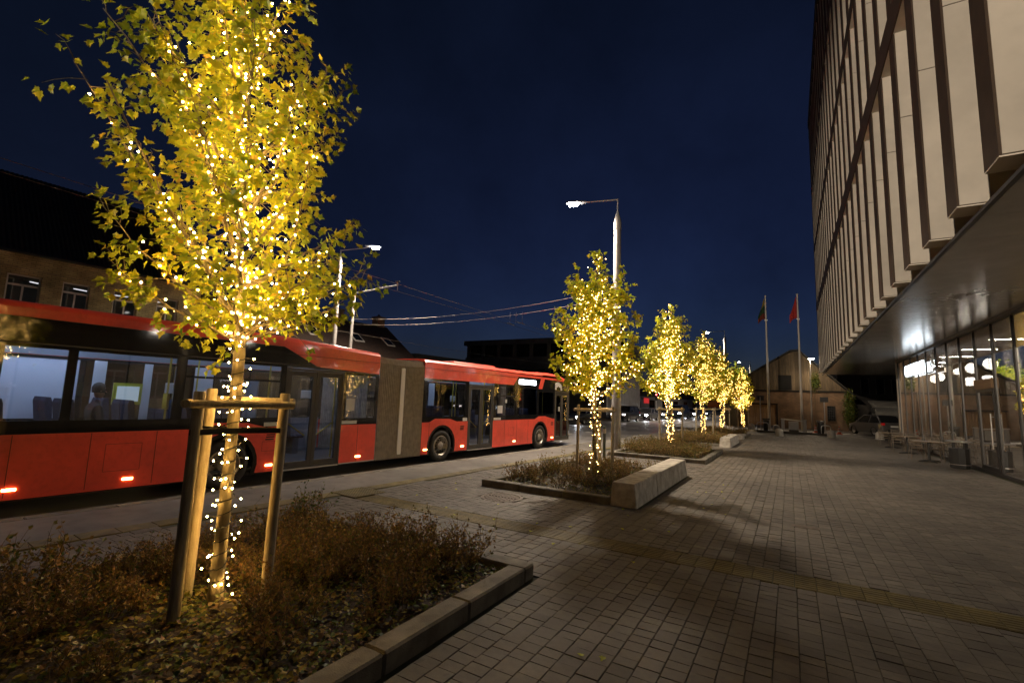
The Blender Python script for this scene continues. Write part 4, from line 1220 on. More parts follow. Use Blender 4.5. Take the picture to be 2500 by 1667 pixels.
def brush(name, spots, seed, label, h, sp, nt, nl, tone0, size):
    r = random.Random(seed); q = MB()
    for (x, y, k) in spots:
        shrub_into(q, r, (x, y, 0.04), h * k, sp * k, nt, nl, min(1, max(0, tone0 + r.uniform(-.12, .12))), size)
    return tag(q.build(name, [M_twig, M_dry], tone=True), label, 'shrubs', None, 'stuff')
r = random.Random(77)
cover('fallen_leaf_cover', -5.75, -2.62, -0.9, 4.4, 15000, 1, 'carpet of fallen leaves and ivy in the near planter', True, 0.10)
sp = []
for k in range(270):                                          # thicker towards the far and right side of the near bed
    x = r.uniform(-5.6, -2.85); y = r.uniform(0.2, 4.3)
    w = max(0, (y - 1.6) / 2.7) * (1.15 if x > -4.4 else 0.8) 
    if r.random() < 0.18 + 0.82 * w: 
        if (Vector((x, y)) - Vector((-4.2, 2.3))).length > 0.3: sp.append((x, y, r.uniform(0.75, 1.2) * (1.0 if y > 2.6 else 0.75)))
brush('dry_undergrowth', sp, 2, 'mass of dry brown twigs and leaves filling the near planter', 0.31, 0.45, 12, 14, 0.52, 0.03)
def one_shrub(x, y, h, sp, nt, nl, tone0, size, seed, label):
    q = MB(); shrub_into(q, random.Random(seed), (0, 0, 0), h, sp, nt, nl, tone0, size)
    o = q.build('shrub', [M_twig, M_dry], tone=True, loc=(x, y, 0.04))
    return tag(o, label, 'shrub', 'shrubs that stand out of the planters')
one_shrub(-5.55, 1.55, 0.50, 0.55, 26, 10, 0.42, 0.045, 5, 'yellowish leafy shrub by the kerb left of the near tree stakes')
one_shrub(-5.75, 0.95, 0.40, 0.6, 26, 10, 0.45, 0.045, 6, 'low leafy shrub at the left edge of the near planter')
one_shrub(-5.45, 4.15, 0.55, 0.45, 22, 9, 0.15, 0.035, 7, 'taller greenish twiggy shrub at the far left corner of the near planter')
one_shrub(-3.0, 4.25, 0.40, 0.5, 26, 12, 0.6, 0.034, 8, 'orange brown shrub in the far right corner of the near planter')
one_shrub(-3.7, 4.2, 0.45, 0.6, 30, 12, 0.55, 0.034, 9, 'broad brown leafy shrub along the far edge of the near planter')
for i, (x0, x1, y0, y1, _) in enumerate(PLANT[1:]):
    nm = ('second', 'third', 'fourth', 'last')[i]
    cover('fallen_leaf_cover', x0 + 0.22, x1 - (0.5 if i == 0 else 0.22), y0 + 0.22, y1 - 0.22, (4200, 2200, 1200, 800)[i], 20 + i, 'leaf litter covering the soil of the %s planter' % nm, i < 2, 0.08)
    sp = []
    for k in range((80, 100, 95, 80)[i]):
        x = r.uniform(x0 + 0.3, x1 - (0.75 if i == 0 else 0.3)); y = r.uniform(y0 + 0.3, y1 - 0.25)
        front = (y - y0) / (y1 - y0)
        if i == 0 and r.random() > 0.25 + 0.9 * max(front, 1.0 if x < -5.0 else 0): continue
        sp.append((x, y, r.uniform(0.6, 1.3)))
    brush('dry_undergrowth', sp, 30 + i, 'dry brown shrubs filling the %s planter' % nm, 0.42 if i else 0.34, 0.5, (12, 12, 8, 7)[i], (11, 12, 9, 8)[i], 0.52 if i != 1 else 0.42, (0.034, 0.04, 0.05, 0.055)[i])

# leaves that blew onto the paving
lfm = MB(); lfm.tone = 0.62; lfm.add(leaf_verts(MAPLE, Vector((0, 0, 0)), Vector((0, 1, 0)), Vector((0, 0, 1)), 1.0, 0.18), MF); lfme = lfm.mesh('fallen_leaf', M_leaf, tone=True)
def fallen(x, y, s_, label, grp):
    o = link('fallen_leaf', lfme, None, (x, y, 0.012)); o.scale = (s_, s_, s_); o.rotation_euler = (r.uniform(-.2, .2), r.uniform(-.2, .2), r.uniform(0, 6.28))
    return tag(o, label, 'leaf', grp)
fallen(-1.93, 2.62, 0.062, 'single yellow leaf lying on the paving nearest the bottom edge', None)
fallen(-1.36, 3.42, 0.05, 'left of two yellow leaves side by side on the near paving', None)
fallen(-1.22, 3.50, 0.05, 'right of two yellow leaves side by side on the near paving', None)
for k in range(34):
    x = r.uniform(-6.6, -1.2); y = r.uniform(4.9, 9.8)
    if -5.9 < x < -2.3 and y > 8.3: continue
    fallen(x, y, r.uniform(0.035, 0.06), 'small yellow leaf fallen on the paving between the two planters', 'scattered fallen leaves')
for k in range(10):
    fallen(r.uniform(-2.2, -0.6), r.uniform(7.5, 13), r.uniform(0.035, 0.055), 'small yellow leaf fallen on the paving along the long bench', 'leaves along the bench')
# ================================================================= BUILDINGS
def wb(q, name, mats, t, **kw):
    """build from world coordinates under a thing whose rotation is zero"""
    lx, ly, lz = t.location if t.parent is None else (t.parent.location + t.location)
    q.v = [(v[0] - lx, v[1] - ly, v[2] - lz) for v in q.v]
    return q.build(name, mats, t, **kw)

# ---------------------------------------------------------------- office block on the right: fins, ledges, metal soffit
M_bronze = mat('dark_bronze', (0.068, 0.048, 0.035), rough=0.65, spec=0.2, var=0.12, vscale=3)
M_beige = mat('beige_panel', (0.61, 0.56, 0.485), rough=0.55, var=0.06, vscale=1.2, bump=0.02, bscale=9, world=((0.35, 0.82, 1.06, 0.35, 0.65), (3.0, 0.93, 1.0, 0.3, 0.5)))
M_beige2 = mat('beige_base', (0.66, 0.61, 0.53), rough=0.55, var=0.08, vscale=2)
M_soffit = mat('soffit_metal', (0.62, 0.61, 0.59), rough=0.2, metal=0.55, var=0.06, vscale=2, bump=0.004, bscale=2)
M_dark = mat('dark_void', (0.012, 0.012, 0.012), rough=0.6)
M_oglass = mat('office_glass', (0.02, 0.022, 0.024), rough=0.05, spec=0.7)
M_mullion0 = mat('edge_trim', (0.05, 0.047, 0.044), rough=0.4, metal=0.4)
office = thing('office_building', 'modern office block with tall beige fins overhanging the glazed cafe front', 'building', (5.5, 20.0, 0))
OL = Vector((5.5, 20.0, 0))
TIERS = [(5.0, 10.42), (11.1, 15.65), (16.15, 21.2), (21.65, 27.7)]
FX0, FX1, FT = 2.3, 3.25, 0.5
for (z0, z1) in TIERS:
    q = MB(); q.box(0, FX1 - FX0, 0.0, FT, z0, z1); fm = q.mesh('fin', M_bronze)
    zj = z0 + (z1 - z0) * 0.62
    q = MB(); q.box(0.03, FX1 - FX0, -0.014, 0.0, z0 + 0.01, zj - 0.008); pm = q.mesh('panel', M_beige)
    q = MB(); q.box(0.03, FX1 - FX0, -0.014, 0.0, zj + 0.008, z1); pm2 = q.mesh('panel', M_beige)
    q = MB(); q.box(0.004, FX1 - FX0, 0.004, FT - 0.004, z0 - 0.02, z0); bmh = q.mesh('fin_base', M_beige2)
    for k in range(-4, 25):
        y = 7.63 + 1.69 * k
        o = link('fin', fm, office, Vector((FX0, y, 0)) - OL)
        link('panel', pm, o); link('panel', pm2, o)
        if z0 < 6: link('fin_base', bmh, o)
for i in range(3):
    za, zb2 = TIERS[i][1], TIERS[i + 1][0]
    q = MB(); q.box(FX0 - 0.02, FX1, 0.9, 48.72, za + 0.015, zb2 - 0.002); wb(q, 'ledge', M_bronze, office)
    q = MB(); q.box(FX0 + 0.01, FX1, 0.9, 48.70, za + 0.001, za + 0.013); wb(q, 'ledge_soffit', M_beige2, office)
q = MB(); q.box(FX0 - 0.05, FX1 + 0.2, 0.9, 48.75, 27.7, 28.3); wb(q, 'parapet', M_bronze, office)
q = MB(); q.box(FX1 + 0.002, FX1 + 0.1, 0.9, 48.7, 5.0, 27.7); wb(q, 'curtain_wall', M_oglass, office)
q = MB(); q.box(FX1 + 0.11, 17, 0.9, 48.69, 4.9, 27.9); wb(q, 'core', M_bronze, office)
q = MB(); q.box(3.1, 3.2, 0.9, 48.69, 4.846, 5.0); wb(q, 'shadow_gap', M_dark, office)  # black sheet stands for the deep shade in the recess
q = MB(); q.box(2.52, 3.09, 0.9, 48.68, 4.85, 4.862); wb(q, 'gap_shade_sheet', M_dark, office)  # shade above the soffit edge put in as a black sheet
ny = int((48.6 - 0.9) / 1.2)
q = MB(); q.cbox(0, 2.93, 0.004, 1.196, 0, 0.04, 0.004); spm = q.mesh('soffit_panel', M_soffit)
q = MB(); q.cbox(0, 9.4, 0.004, 1.196, 0, 0.04, 0.004); spm2 = q.mesh('soffit_panel', M_soffit)
for k in range(ny):
    y = 0.92 + k * 1.2
    link('soffit_panel', spm if y + 1.2 < 35.2 else spm2, office, Vector((2.57, y, 4.795)) - OL)
q = MB(); q.box(3.21, 17, 0.9, 48.6, 4.845, 4.9); wb(q, 'soffit_backing', M_dark, office)
q = MB(); q.box(2.50, 2.566, 0.9, 48.69, 4.79, 4.845); wb(q, 'soffit_trim', M_mullion0, office)

# ---------------------------------------------------------------- glazed cafe front
M_mull = mat('mullion', (0.03, 0.027, 0.024), rough=0.4, metal=0.3)
M_cglass = pane('cafe_glass', (0.80, 0.76, 0.70), 0.06)
M_wood = mat('wood_header', (0.20, 0.125, 0.06), rough=0.6, col2=(0.14, 0.085, 0.04), vscale=6, stretch=(1, .2, 6))
M_cwall = mat('cafe_wall', (0.42, 0.37, 0.31), rough=0.7, var=0.1, vscale=1)
M_cceil = mat('cafe_ceiling', (0.52, 0.46, 0.38), rough=0.7, var=0.06, vscale=3)
M_cfloor = mat('cafe_floor', (0.20, 0.16, 0.12), rough=0.35, var=0.15, vscale=2)
M_pend = emis('pendant_glow', (1.0, 0.95, 0.88), 18.0)
M_down = emis('downlight_glow', (1.0, 0.93, 0.83), 110.0)
M_steel = mat('steel_handle', (0.5, 0.48, 0.45), rough=0.3, metal=0.8)
cafe = thing('glazed_shopfront', 'glazed cafe front with dark mullions under the office overhang', 'shop front', (5.5, 20, 0))
ys = [18.52 + 1.66 * k for k in range(-10, 11)]
mm = MB(); mm.box(-0.012, 0.09, -0.03, 0.03, 0.10, 4.70); mmm = mm.mesh('mullion', M_mull)
for y in ys: link('mullion', mmm, cafe, (0, y - 20, 0))
q = MB(); q.box(5.44, 5.60, ys[0], ys[-1] + 0.04, 0.0, 0.10); wb(q, 'sill', M_mull, cafe)
q = MB(); q.box(5.44, 5.60, ys[0], ys[-1] + 0.04, 4.70, 4.79); wb(q, 'head_rail', M_mull, cafe)
pn = MB(); pn.quad((0.02, 0.036, 0.1), (0.02, 1.624, 0.1), (0.02, 1.624, 4.70), (0.02, 0.036, 4.70)); pnm = pn.mesh('pane', M_cglass)
pt = MB(); pt.quad((0.02, 0.036, 3.0), (0.02, 1.624, 3.0), (0.02, 1.624, 4.70), (0.02, 0.036, 4.70)); ptm = pt.mesh('pane', M_cglass)
for y in ys[:-1]:
    isdoor = abs(y - 20.18) < 0.1
    link('pane', ptm if isdoor else pnm, cafe, (0, y - 20, 0))
dr = link('door', None, cafe, (0, 20.18 - 20, 0))
q = MB(); q.box(-0.07, 0.10, 0.036, 1.624, 2.70, 3.0); q.build('door_header', M_wood, dr)
q = MB(); q.box(-0.04, 0.03, 0.04, 0.12, 0.10, 2.69); q.box(-0.04, 0.03, 1.54, 1.62, 0.10, 2.69); q.box(-0.04, 0.03, 0.12, 1.54, 2.60, 2.69); q.box(-0.04, 0.03, 0.12, 1.54, 0.10, 0.22); q.build('door_frame', M_mull, dr)
q = MB(); q.quad((0, 0.12, 0.22), (0, 1.54, 0.22), (0, 1.54, 2.60), (0, 0.12, 2.60)); q.build('door_pane', M_cglass, dr)
q = MB(); q.tube([(-0.10, 0.2, 0.8), (-0.10, 0.2, 1.9)], 0.018, 8); q.tube([(-0.1, 0.2, 0.9), (0, 0.2, 0.9)], 0.012, 6); q.tube([(-0.1, 0.2, 1.8), (0, 0.2, 1.8)], 0.012, 6); q.build('door_handle', M_steel, dr, smooth=40)
# the room behind the glass
room = thing('cafe_room', 'warmly lit cafe interior seen through the glass front', 'room', (8.5, 20, 0))
q = MB(); q.box(5.62, 12.0, 1.5, 35.0, -0.02, 0.012); wb(q, 'floor', M_cfloor, room)
q = MB(); q.box(5.62, 12.0, 1.5, 35.0, 4.40, 4.44); wb(q, 'ceiling', M_cceil, room)
q = MB(); q.box(11.9, 12.0, 1.5, 35.0, 0.01, 4.4); wb(q, 'back_wall', M_cwall, room)
q = MB(); q.box(5.44, 12.1, 35.14, 35.3, 0.0, 4.79); wb(q, 'end_wall', M_cwall, room)
for y in (9.5, 16.3, 23.0, 29.6):
    q = MB(); q.box(6.5, 6.95, y - 0.25, y + 0.25, 0.01, 4.4); wb(q, 'column', M_cceil, room)
for y in (8.0, 12.0, 15.5, 18.6, 21.8, 25.0, 28.0, 31.2, 33.6):
    q = MB(); q.box(5.9, 7.1, y - 0.09, y + 0.09, 4.385, 4.398); wb(q, 'downlight', M_down, room)
q = MB(); q.cbox(8.6, 9.3, 23.6, 30.2, 0.01, 1.12, 0.02); wb(q, 'counter', M_wood, room)
q = MB(); q.box(11.5, 11.88, 23, 31, 1.5, 1.55); q.box(11.5, 11.88, 23, 31, 2.0, 2.05); wb(q, 'shelf', M_wood, room)
q = MB(); q.box(5.72, 6.1, 22.2, 34.6, 0.98, 1.02); wb(q, 'window_bar', M_cceil, room)
M_sofa = mat('sofa_fabric', (0.30, 0.28, 0.26), rough=0.9, var=0.15)
M_black = mat('black_metal', (0.02, 0.019, 0.018), rough=0.5)
for y in (15.4, 17.4):
    t = thing('armchair', 'pale armchair behind the cafe glass, %s' % ('nearer the right edge' if y < 16 else 'just right of the door'), 'armchair', (6.6, y, 0.012))
    q = MB(); q.cbox(-0.4, 0.4, -0.4, 0.4, 0.14, 0.45, 0.06); q.build('seat', M_sofa, t)
    q = MB(); q.cbox(0.22, 0.4, -0.4, 0.4, 0.452, 0.92, 0.06); q.build('backrest', M_sofa, t)
    for sy in (-1, 1):
        q = MB(); q.cbox(-0.38, 0.215, sy * 0.34 - 0.06, sy * 0.34 + 0.06, 0.452, 0.64, 0.04); q.build('armrest', M_sofa, t)
        for sx in (-1, 1):
            q = MB(); q.tube([(0.33 * sx, 0.33 * sy, 0.0), (0.33 * sx, 0.33 * sy, 0.14)], 0.02, 6); q.build('leg', M_black, t)
pl_ = [(6.8, 23.1, 3.33, 's'), (6.8, 25.2, 3.85, 's'), (6.8, 27.4, 3.84, 's'), (6.8, 29.5, 3.82, 's'), (7.0, 33.4, 3.8, 's'), (7.0, 34.4, 3.75, 's'), (6.8, 27.5, 3.27, 'b'), (6.7, 25.0, 3.2, 'b'), (7.2, 20.6, 3.4, 's'), (7.4, 17.6, 3.5, 's')]
wrd = ('nearest the open bar', 'above the door side of the bar', 'second from the door', 'third from the door', 'farthest by the end wall', 'small one at the far corner', 'low box shaped one under the globes', 'box shaped one beside the door', 'just inside the door', 'right of the door')
for i, (x, y, z, kd) in enumerate(pl_):
    t = thing('pendant_lamp', 'glowing white pendant lamp in the cafe, ' + wrd[i], 'pendant lamp', (x, y, z), 0, 'cafe pendant lamps')
    q = MB()
    if kd == 's': q.lathe([(0.001, -0.22)] + [(0.22 * math.cos(a), 0.22 * math.sin(a)) for a in [rad(-75 + 15 * k) for k in range(11)]] + [(0.001, 0.22)], 16, cap=False)
    else: q.cbox(-0.16, 0.16, -0.26, 0.26, -0.17, 0.17, 0.02)
    q.build('globe' if kd == 's' else 'shade', M_pend, t, smooth=40)
    q = MB(); q.tube([(0, 0, 0.2), (0, 0, 4.4 - z)], 0.006, 5); q.build('cord', M_black, t)

# lettering on the front
M_sign = emis('sign_letter', (0.82, 0.92, 1.0), 2.0)
sign = thing('shop_sign', 'white glowing CAFFEINE letters on the cafe front', 'shop sign', (5.33, 32.0, 3.70))
def letter(ch, w, h):
    cu = bpy.data.curves.new('letter', 'FONT'); cu.body = ch; cu.size = 1.0; cu.extrude = 0.03; cu.offset = -0.004
    o = bpy.data.objects.new('tmp', cu); COL.objects.link(o)
    me = bpy.data.meshes.new_from_object(o.evaluated_get(bpy.context.evaluated_depsgraph_get()))
    bpy.data.objects.remove(o); bpy.data.curves.remove(cu)
    xs = [v.co.x for v in me.vertices]; zs = [v.co.y for v in me.vertices]
    x0, x1, y0, y1 = min(xs), max(xs), min(zs), max(zs)
    for v in me.vertices:
        lx = (v.co.x - x0) / (x1 - x0) * w; ly = (v.co.y - y0) / (y1 - y0) * h
        v.co = Vector((-v.co.z, -lx, ly))
    me.flip_normals() if hasattr(me, 'flip_normals') else None
    me.materials.append(M_sign)
    return me
wd_ = {'C': 0.46, 'A': 0.5, 'F': 0.42, 'E': 0.42, 'I': 0.17, 'N': 0.48}
y = 0.0; kk = 4.05 / (sum(wd_[c] for c in 'CAFFEINE') + 7 * 0.065); lc = {}
for ch in 'CAFFEINE':
    w = wd_[ch] * kk
    if ch not in lc: lc[ch] = letter(ch, w, 0.56)
    link('letter', lc[ch], sign, (0, y, 0)); y -= w + 0.065 * kk
q = MB(); q.box(0.04, 0.07, -4.1, 0.02, -0.05, -0.02); q.build('rail', M_steel, sign)
for yy in (-0.5, -2.0, -3.6):
    q = MB(); q.box(0.06, 0.11, yy - 0.02, yy + 0.02, -0.04, 0.02); q.build('bracket', M_steel, sign)
emb = thing('emblem_frame', 'unlit outlined square emblem right of the glowing cafe letters', 'shop sign', (5.33, 27.45, 3.62))
q = MB()
for a, c in (((0, 0), (-1.1, 0)), ((-1.1, 0), (-1.1, 0.16)), ((-1.1, 0.3), (-1.1, 0.72)), ((-1.05, 0.72), (-0.9, 0.72))):
    q.bar((0, a[0], a[1]), (0, c[0], c[1] + 1e-4), 0.05, 0.05, (1, 0, 0))
q.build('frame', M_steel, emb)
q = MB()
for zz in (0.22, 0.38, 0.54):
    q.box(-0.02, 0.02, -0.95, -0.72, zz, zz + 0.05)
q.box(-0.02, 0.02, -0.78, -0.725, 0.275, 0.375); q.box(-0.02, 0.02, -0.945, -0.89, 0.435, 0.535)
q.build('mark', M_steel, emb)

# ---------------------------------------------------------------- houses across the road (local x across the street, y along it)
def brickmat(name, c1, c2, mortar, scale=1.0):
    if name in MATS: return MATS[name]
    m = bpy.data.materials.new(name); m.use_nodes = True; nt = m.node_tree; b_ = nt.nodes['Principled BSDF']; b_.inputs['Roughness'].default_value = 0.9
    tc = nt.nodes.new('ShaderNodeTexCoord'); ge = nt.nodes.new('ShaderNodeSeparateXYZ'); nt.links.new(tc.outputs['Object'], ge.inputs[0])
    ad = nt.nodes.new('ShaderNodeMath'); nt.links.new(ge.outputs[0], ad.inputs[0]); nt.links.new(ge.outputs[1], ad.inputs[1])
    cb = nt.nodes.new('ShaderNodeCombineXYZ'); nt.links.new(ad.outputs[0], cb.inputs[0]); nt.links.new(ge.outputs[2], cb.inputs[1])
    br = nt.nodes.new('ShaderNodeTexBrick'); nt.links.new(cb.outputs[0], br.inputs[0])
    br.inputs['Scale'].default_value = scale; br.inputs['Brick Width'].default_value = 0.26; br.inputs['Row Height'].default_value = 0.078; br.inputs['Mortar Size'].default_value = 0.009
    br.inputs['Color1'].default_value = (*c1, 1); br.inputs['Color2'].default_value = (*c2, 1); br.inputs['Mortar'].default_value = (*mortar, 1)
    nz = nt.nodes.new('ShaderNodeTexNoise'); nz.inputs['Scale'].default_value = 1.3; nz.inputs['Detail'].default_value = 6; nt.links.new(tc.outputs['Object'], nz.inputs[0])
    mr = nt.nodes.new('ShaderNodeMapRange'); mr.inputs[1].default_value = 0.3; mr.inputs[2].default_value = 0.7; mr.inputs[3].default_value = 0.5; mr.inputs[4].default_value = 1.25; nt.links.new(nz.outputs['Fac'], mr.inputs[0])
    mx = nt.nodes.new('ShaderNodeMix'); mx.data_type = 'RGBA'; mx.blend_type = 'MULTIPLY'; mx.inputs['Factor'].default_value = 1
    nt.links.new(br.outputs['Color'], mx.inputs['A']); nt.links.new(mr.outputs[0], mx.inputs['B']); nt.links.new(mx.outputs['Result'], b_.inputs['Base Color'])
    bp = nt.nodes.new('ShaderNodeBump'); bp.inputs['Strength'].default_value = 0.6; bp.inputs['Distance'].default_value = 0.012; bp.invert = True
    nt.links.new(br.outputs['Fac'], bp.inputs['Height']); nt.links.new(bp.outputs[0], b_.inputs['Normal'])
    MATS[name] = m; return m
M_ybrick = brickmat('yellow_brick', (0.5, 0.42, 0.2), (0.38, 0.31, 0.15), (0.22, 0.18, 0.11))
M_rbrick = brickmat('red_brick', (0.17, 0.098, 0.052), (0.125, 0.068, 0.036), (0.10, 0.08, 0.055))
M_sheet = mat('roof_sheet', (0.012, 0.012, 0.010), rough=0.7, var=0.25, vscale=2)
M_tile = mat('roof_tile', (0.03, 0.018, 0.013), rough=0.8, var=0.3, vscale=6, bump=0.3, bscale=20)
M_frame = mat('white_frame', (0.55, 0.53, 0.50), rough=0.5, var=0.08)
M_hglass = pane('house_glass', (0.55, 0.55, 0.55), 0.10)
M_inside = mat('room_wall', (0.22, 0.22, 0.21), rough=0.8)
M_plaster = mat('grey_plaster', (0.10, 0.098, 0.092), rough=0.85, var=0.2, vscale=1.2)
M_dplaster = mat('dark_plaster', (0.035, 0.031, 0.027), rough=0.9, var=0.3, vscale=1.0)
M_rtube = emis('office_tube', (0.95, 0.97, 1.0), 0.9)
def house(s0, s1, d, depth, name, label):
    t = thing(name, label, 'building', S(s0, d, 0), -TH)
    return t
def wallx(t, L, z0, z1, wins, m, thick=0.35, inset=0.14, lit=()):
    """street wall at local x=0, running y 0..L, with openings (ya,yb,za,zb), each a framed window part"""
    q = MB(); cur = 0.0
    cols = sorted(set((a, b_) for a, b_, _, _ in wins))
    for (a, b_) in cols:
        q.box(-thick, 0, cur, a, z0, z1)
        zc = z0
        for (_, _, za, zb_) in sorted(w for w in wins if (w[0], w[1]) == (a, b_)):
            q.box(-thick, 0, a, b_, zc, za); zc = zb_
        q.box(-thick, 0, a, b_, zc, z1)
        cur = b_
    q.box(-thick, 0, cur, L, z0, z1)
    q.build('wall', m, t)
    for i, (a, b_, za, zb_) in enumerate(wins):
        w = link('window', None, t, (-inset, (a + b_) / 2, za))
        hw = (b_ - a) / 2; h = zb_ - za; f = 0.06; zt = h - 0.42
        q = MB(); q.box(-0.03, 0.03, -hw, -hw + f, 0, h); q.box(-0.03, 0.03, hw - f, hw, 0, h); q.box(-0.03, 0.03, -hw + f, hw - f, 0, f); q.box(-0.03, 0.03, -hw + f, hw - f, h - f, h)
        q.box(-0.03, 0.04, -hw + f, hw - f, zt - 0.04, zt + 0.04); q.box(-0.028, 0.028, -0.03, 0.03, f, zt - 0.04)
        q.build('frame', M_frame, w)
        q = MB(); q.quad((-0.005, -hw + f, f), (-0.005, hw - f, f), (-0.005, hw - f, h - f), (-0.005, -hw + f, h - f)); q.build('glass', M_hglass, w)
        if i in lit:
            q = MB(); v_ = rnd.uniform(-0.5, 0.5); q.bar((-1.2 - abs(v_), v_ - 0.4, h + 0.05), (-2.8, v_, h + 0.2), 0.07, 0.04); q.build('room_light', M_rtube, w)
            q = MB(); q.bar((-1.6, -v_, h + 0.02), (-2.0 - abs(v_), -v_ + 0.6, h + 0.1), 0.07, 0.04); q.build('room_light', M_rtube, w)
    # lintel course over each opening
    for (a, b_, za, zb_) in wins:
        q = MB(); q.box(0.001, 0.035, a - 0.08, b_ + 0.08, zb_, zb_ + 0.24); q.build('lintel', m, t)
# long brick house on the left
h1 = house(-30, -6.3, -17, 9, 'brick_house', 'long yellow brick house with white windows and dark ribbed roof behind the bus')
s0 = -30.0
WN = [(-13.2, -12.2), (-11.55, -10.65), (-9.82, -8.9), (-8.15, -7.25)] + [(-14.9 - 1.7 * k, -13.95 - 1.7 * k) for k in range(8)]
wins = [(a - s0, c - s0, 4.65, 6.15) for a, c in WN] + [(a - s0, c - s0, 1.2, 2.9) for a, c in WN]
wallx(h1, 23.7, 0, 7.0, wins, M_ybrick, lit=(0, 1, 2, 3))
q = MB(); q.box(-9, -0.36, 0, 0.35, 0, 7.0); q.box(-9, -0.36, 23.35, 23.7, 0, 7.0); q.box(-9, -8.7, 0.36, 23.34, 0, 7.0); q.build('side_wall', M_ybrick, h1)
q = MB(); q.box(-8.69, -0.36, 0.36, 23.34, 3.4, 3.5); q.box(-8.69, -0.36, 0.36, 23.34, 6.6, 6.68); q.box(-4.5, -4.4, 0.36, 23.34, 0, 6.59); q.build('inner_floor', M_inside, h1)
q = MB(); q.box(-0.3, 0.12, -0.1, 23.8, 6.82, 7.06); q.build('cornice', M_ybrick, h1)
q = MB(); vs = []; nr = 150
for i in range(nr * 2 + 1):
    y = -0.3 + 24.4 * i / (nr * 2); dz = 0.045 if i % 2 else 0.0
    vs += [(0.35, y, 7.0 + dz), (-4.6, y, 11.6 + dz), (-9.4, y, 7.0 + dz)]
q.add(vs, [f_ for i in range(nr * 2) for f_ in ((i * 3, i * 3 + 1, i * 3 + 4, i * 3 + 3), (i * 3 + 1, i * 3 + 2, i * 3 + 5, i * 3 + 4))]); q.build('roof', M_sheet, h1)
q = MB(); q.tube([(0.42, -0.3, 6.98), (0.42, 24.1, 6.98)], 0.07, 8); q.build('gutter', M_dark, h1, smooth=40)
q = MB()
for ya in (0.0, 23.4):
    q.prism([(-0.02, 7.0), (-8.98, 7.0), (-4.6, 11.5)], ya, ya + 0.3, 'y')
q.build('gable', M_ybrick, h1)
# lower house with steep tiled roof, skylights and chimneys
h2 = house(-5.9, 8.7, -17, 7, 'tiled_house', 'low dark house with steep tiled roof, skylights and two chimneys behind the bellows')
wallx(h2, 14.6, 0, 4.7, [(1.2 + 2.2 * k, 2.2 + 2.2 * k, 1.2, 3.0) for k in range(6)], M_dplaster)
q = MB(); q.box(-7, -0.36, 0, 0.3, 0, 4.7); q.box(-7, -0.36, 14.3, 14.6, 0, 4.7); q.box(-7, -6.7, .31, 14.29, 0, 4.7); q.build('side_wall', M_dplaster, h2)
q = MB(); q.prism([(0.4, 4.55), (-3.4, 7.35), (-7.2, 4.55), (-7.2, 4.4), (-3.4, 7.2), (0.4, 4.4)], -0.3, 14.8, 'y'); rf = q.build('roof', M_tile, h2)
sl_n = Vector((2.8, 0, 3.8)).normalized()
for i, (y, wdt) in enumerate(((4.3, .8), (6.9, .8), (10.4, .8), (13.3, .75))):
    c0 = Vector((-1.35, y, 5.85)); dn = Vector((3.8, 0, -2.8)).normalized(); w = link('skylight', None, rf, c0)
    q = MB(); n3 = sl_n
    a_ = [n3 * 0.05 + dn * (-0.55) + Vector((0, -wdt / 2, 0)), n3 * 0.05 + dn * (-0.55) + Vector((0, wdt / 2, 0)), n3 * 0.05 + dn * 0.55 + Vector((0, wdt / 2, 0)), n3 * 0.05 + dn * 0.55 + Vector((0, -wdt / 2, 0))]
    bb_ = [v - n3 * 0.1 for v in a_]
    q.add(a_ + bb_, [(0, 1, 2, 3), (0, 4, 5, 1), (1, 5, 6, 2), (2, 6, 7, 3), (3, 7, 4, 0)])
    q.v = [tuple(v) for v in q.v]; w.data = None
    q.build('sash', M_frame, w, fix=True)
    q = MB(); q.add([v * 1.0 + n3 * 0.006 - (v - n3 * 0.05) * 0.16 for v in a_], [(0, 1, 2, 3)]); q.build('glass', mat('lit_look_glass', (0.42, 0.42, 0.40), rough=0.15, spec=0.8) if i < 1 else M_blackglass, w)  # lit look of the first skylight put into a pale glass colour
for (y, w_, zt, dd) in ((10.3, 0.85, 8.2, -3.9), (14.1, 0.7, 8.15, -3.6), (5.5, 0.7, 8.1, -3.8)):
    ch = link('chimney', None, rf, (dd, y, 0))
    q = MB(); q.box(-0.35, 0.35, -w_ / 2, w_ / 2, 6.2, zt - 0.22); q.build('stack', M_rbrick, ch)
    q = MB(); q.cbox(-0.42, 0.42, -w_ / 2 - 0.07, w_ / 2 + 0.07, zt - 0.22, zt - 0.05, 0.02); q.build('crown', M_rbrick, ch)
    q = MB(); q.tube([(0, 0, zt - 0.05), (0, 0, zt + 0.15)], 0.1, 8); q.build('pot', M_dplaster, ch)
# low dark row behind the front of the bus
h3 = house(9.6, 31, -17.5, 6, 'low_building', 'long low dark building with flat roof behind the front of the bus')
wallx(h3, 22, 0, 4.9, [(1.5 + 3.4 * k, 3.0 + 3.4 * k, 1.1, 2.7) for k in range(6)], M_dplaster)
q = MB(); q.box(-6, -0.36, 0, 0.3, 0, 4.9); q.box(-6, -0.36, 21.7, 22, 0, 4.9); q.build('side_wall', M_dplaster, h3)
q = MB(); q.box(-6.2, 0.3, -0.2, 22.2, 4.9, 5.15); q.build('roof', M_sheet, h3)
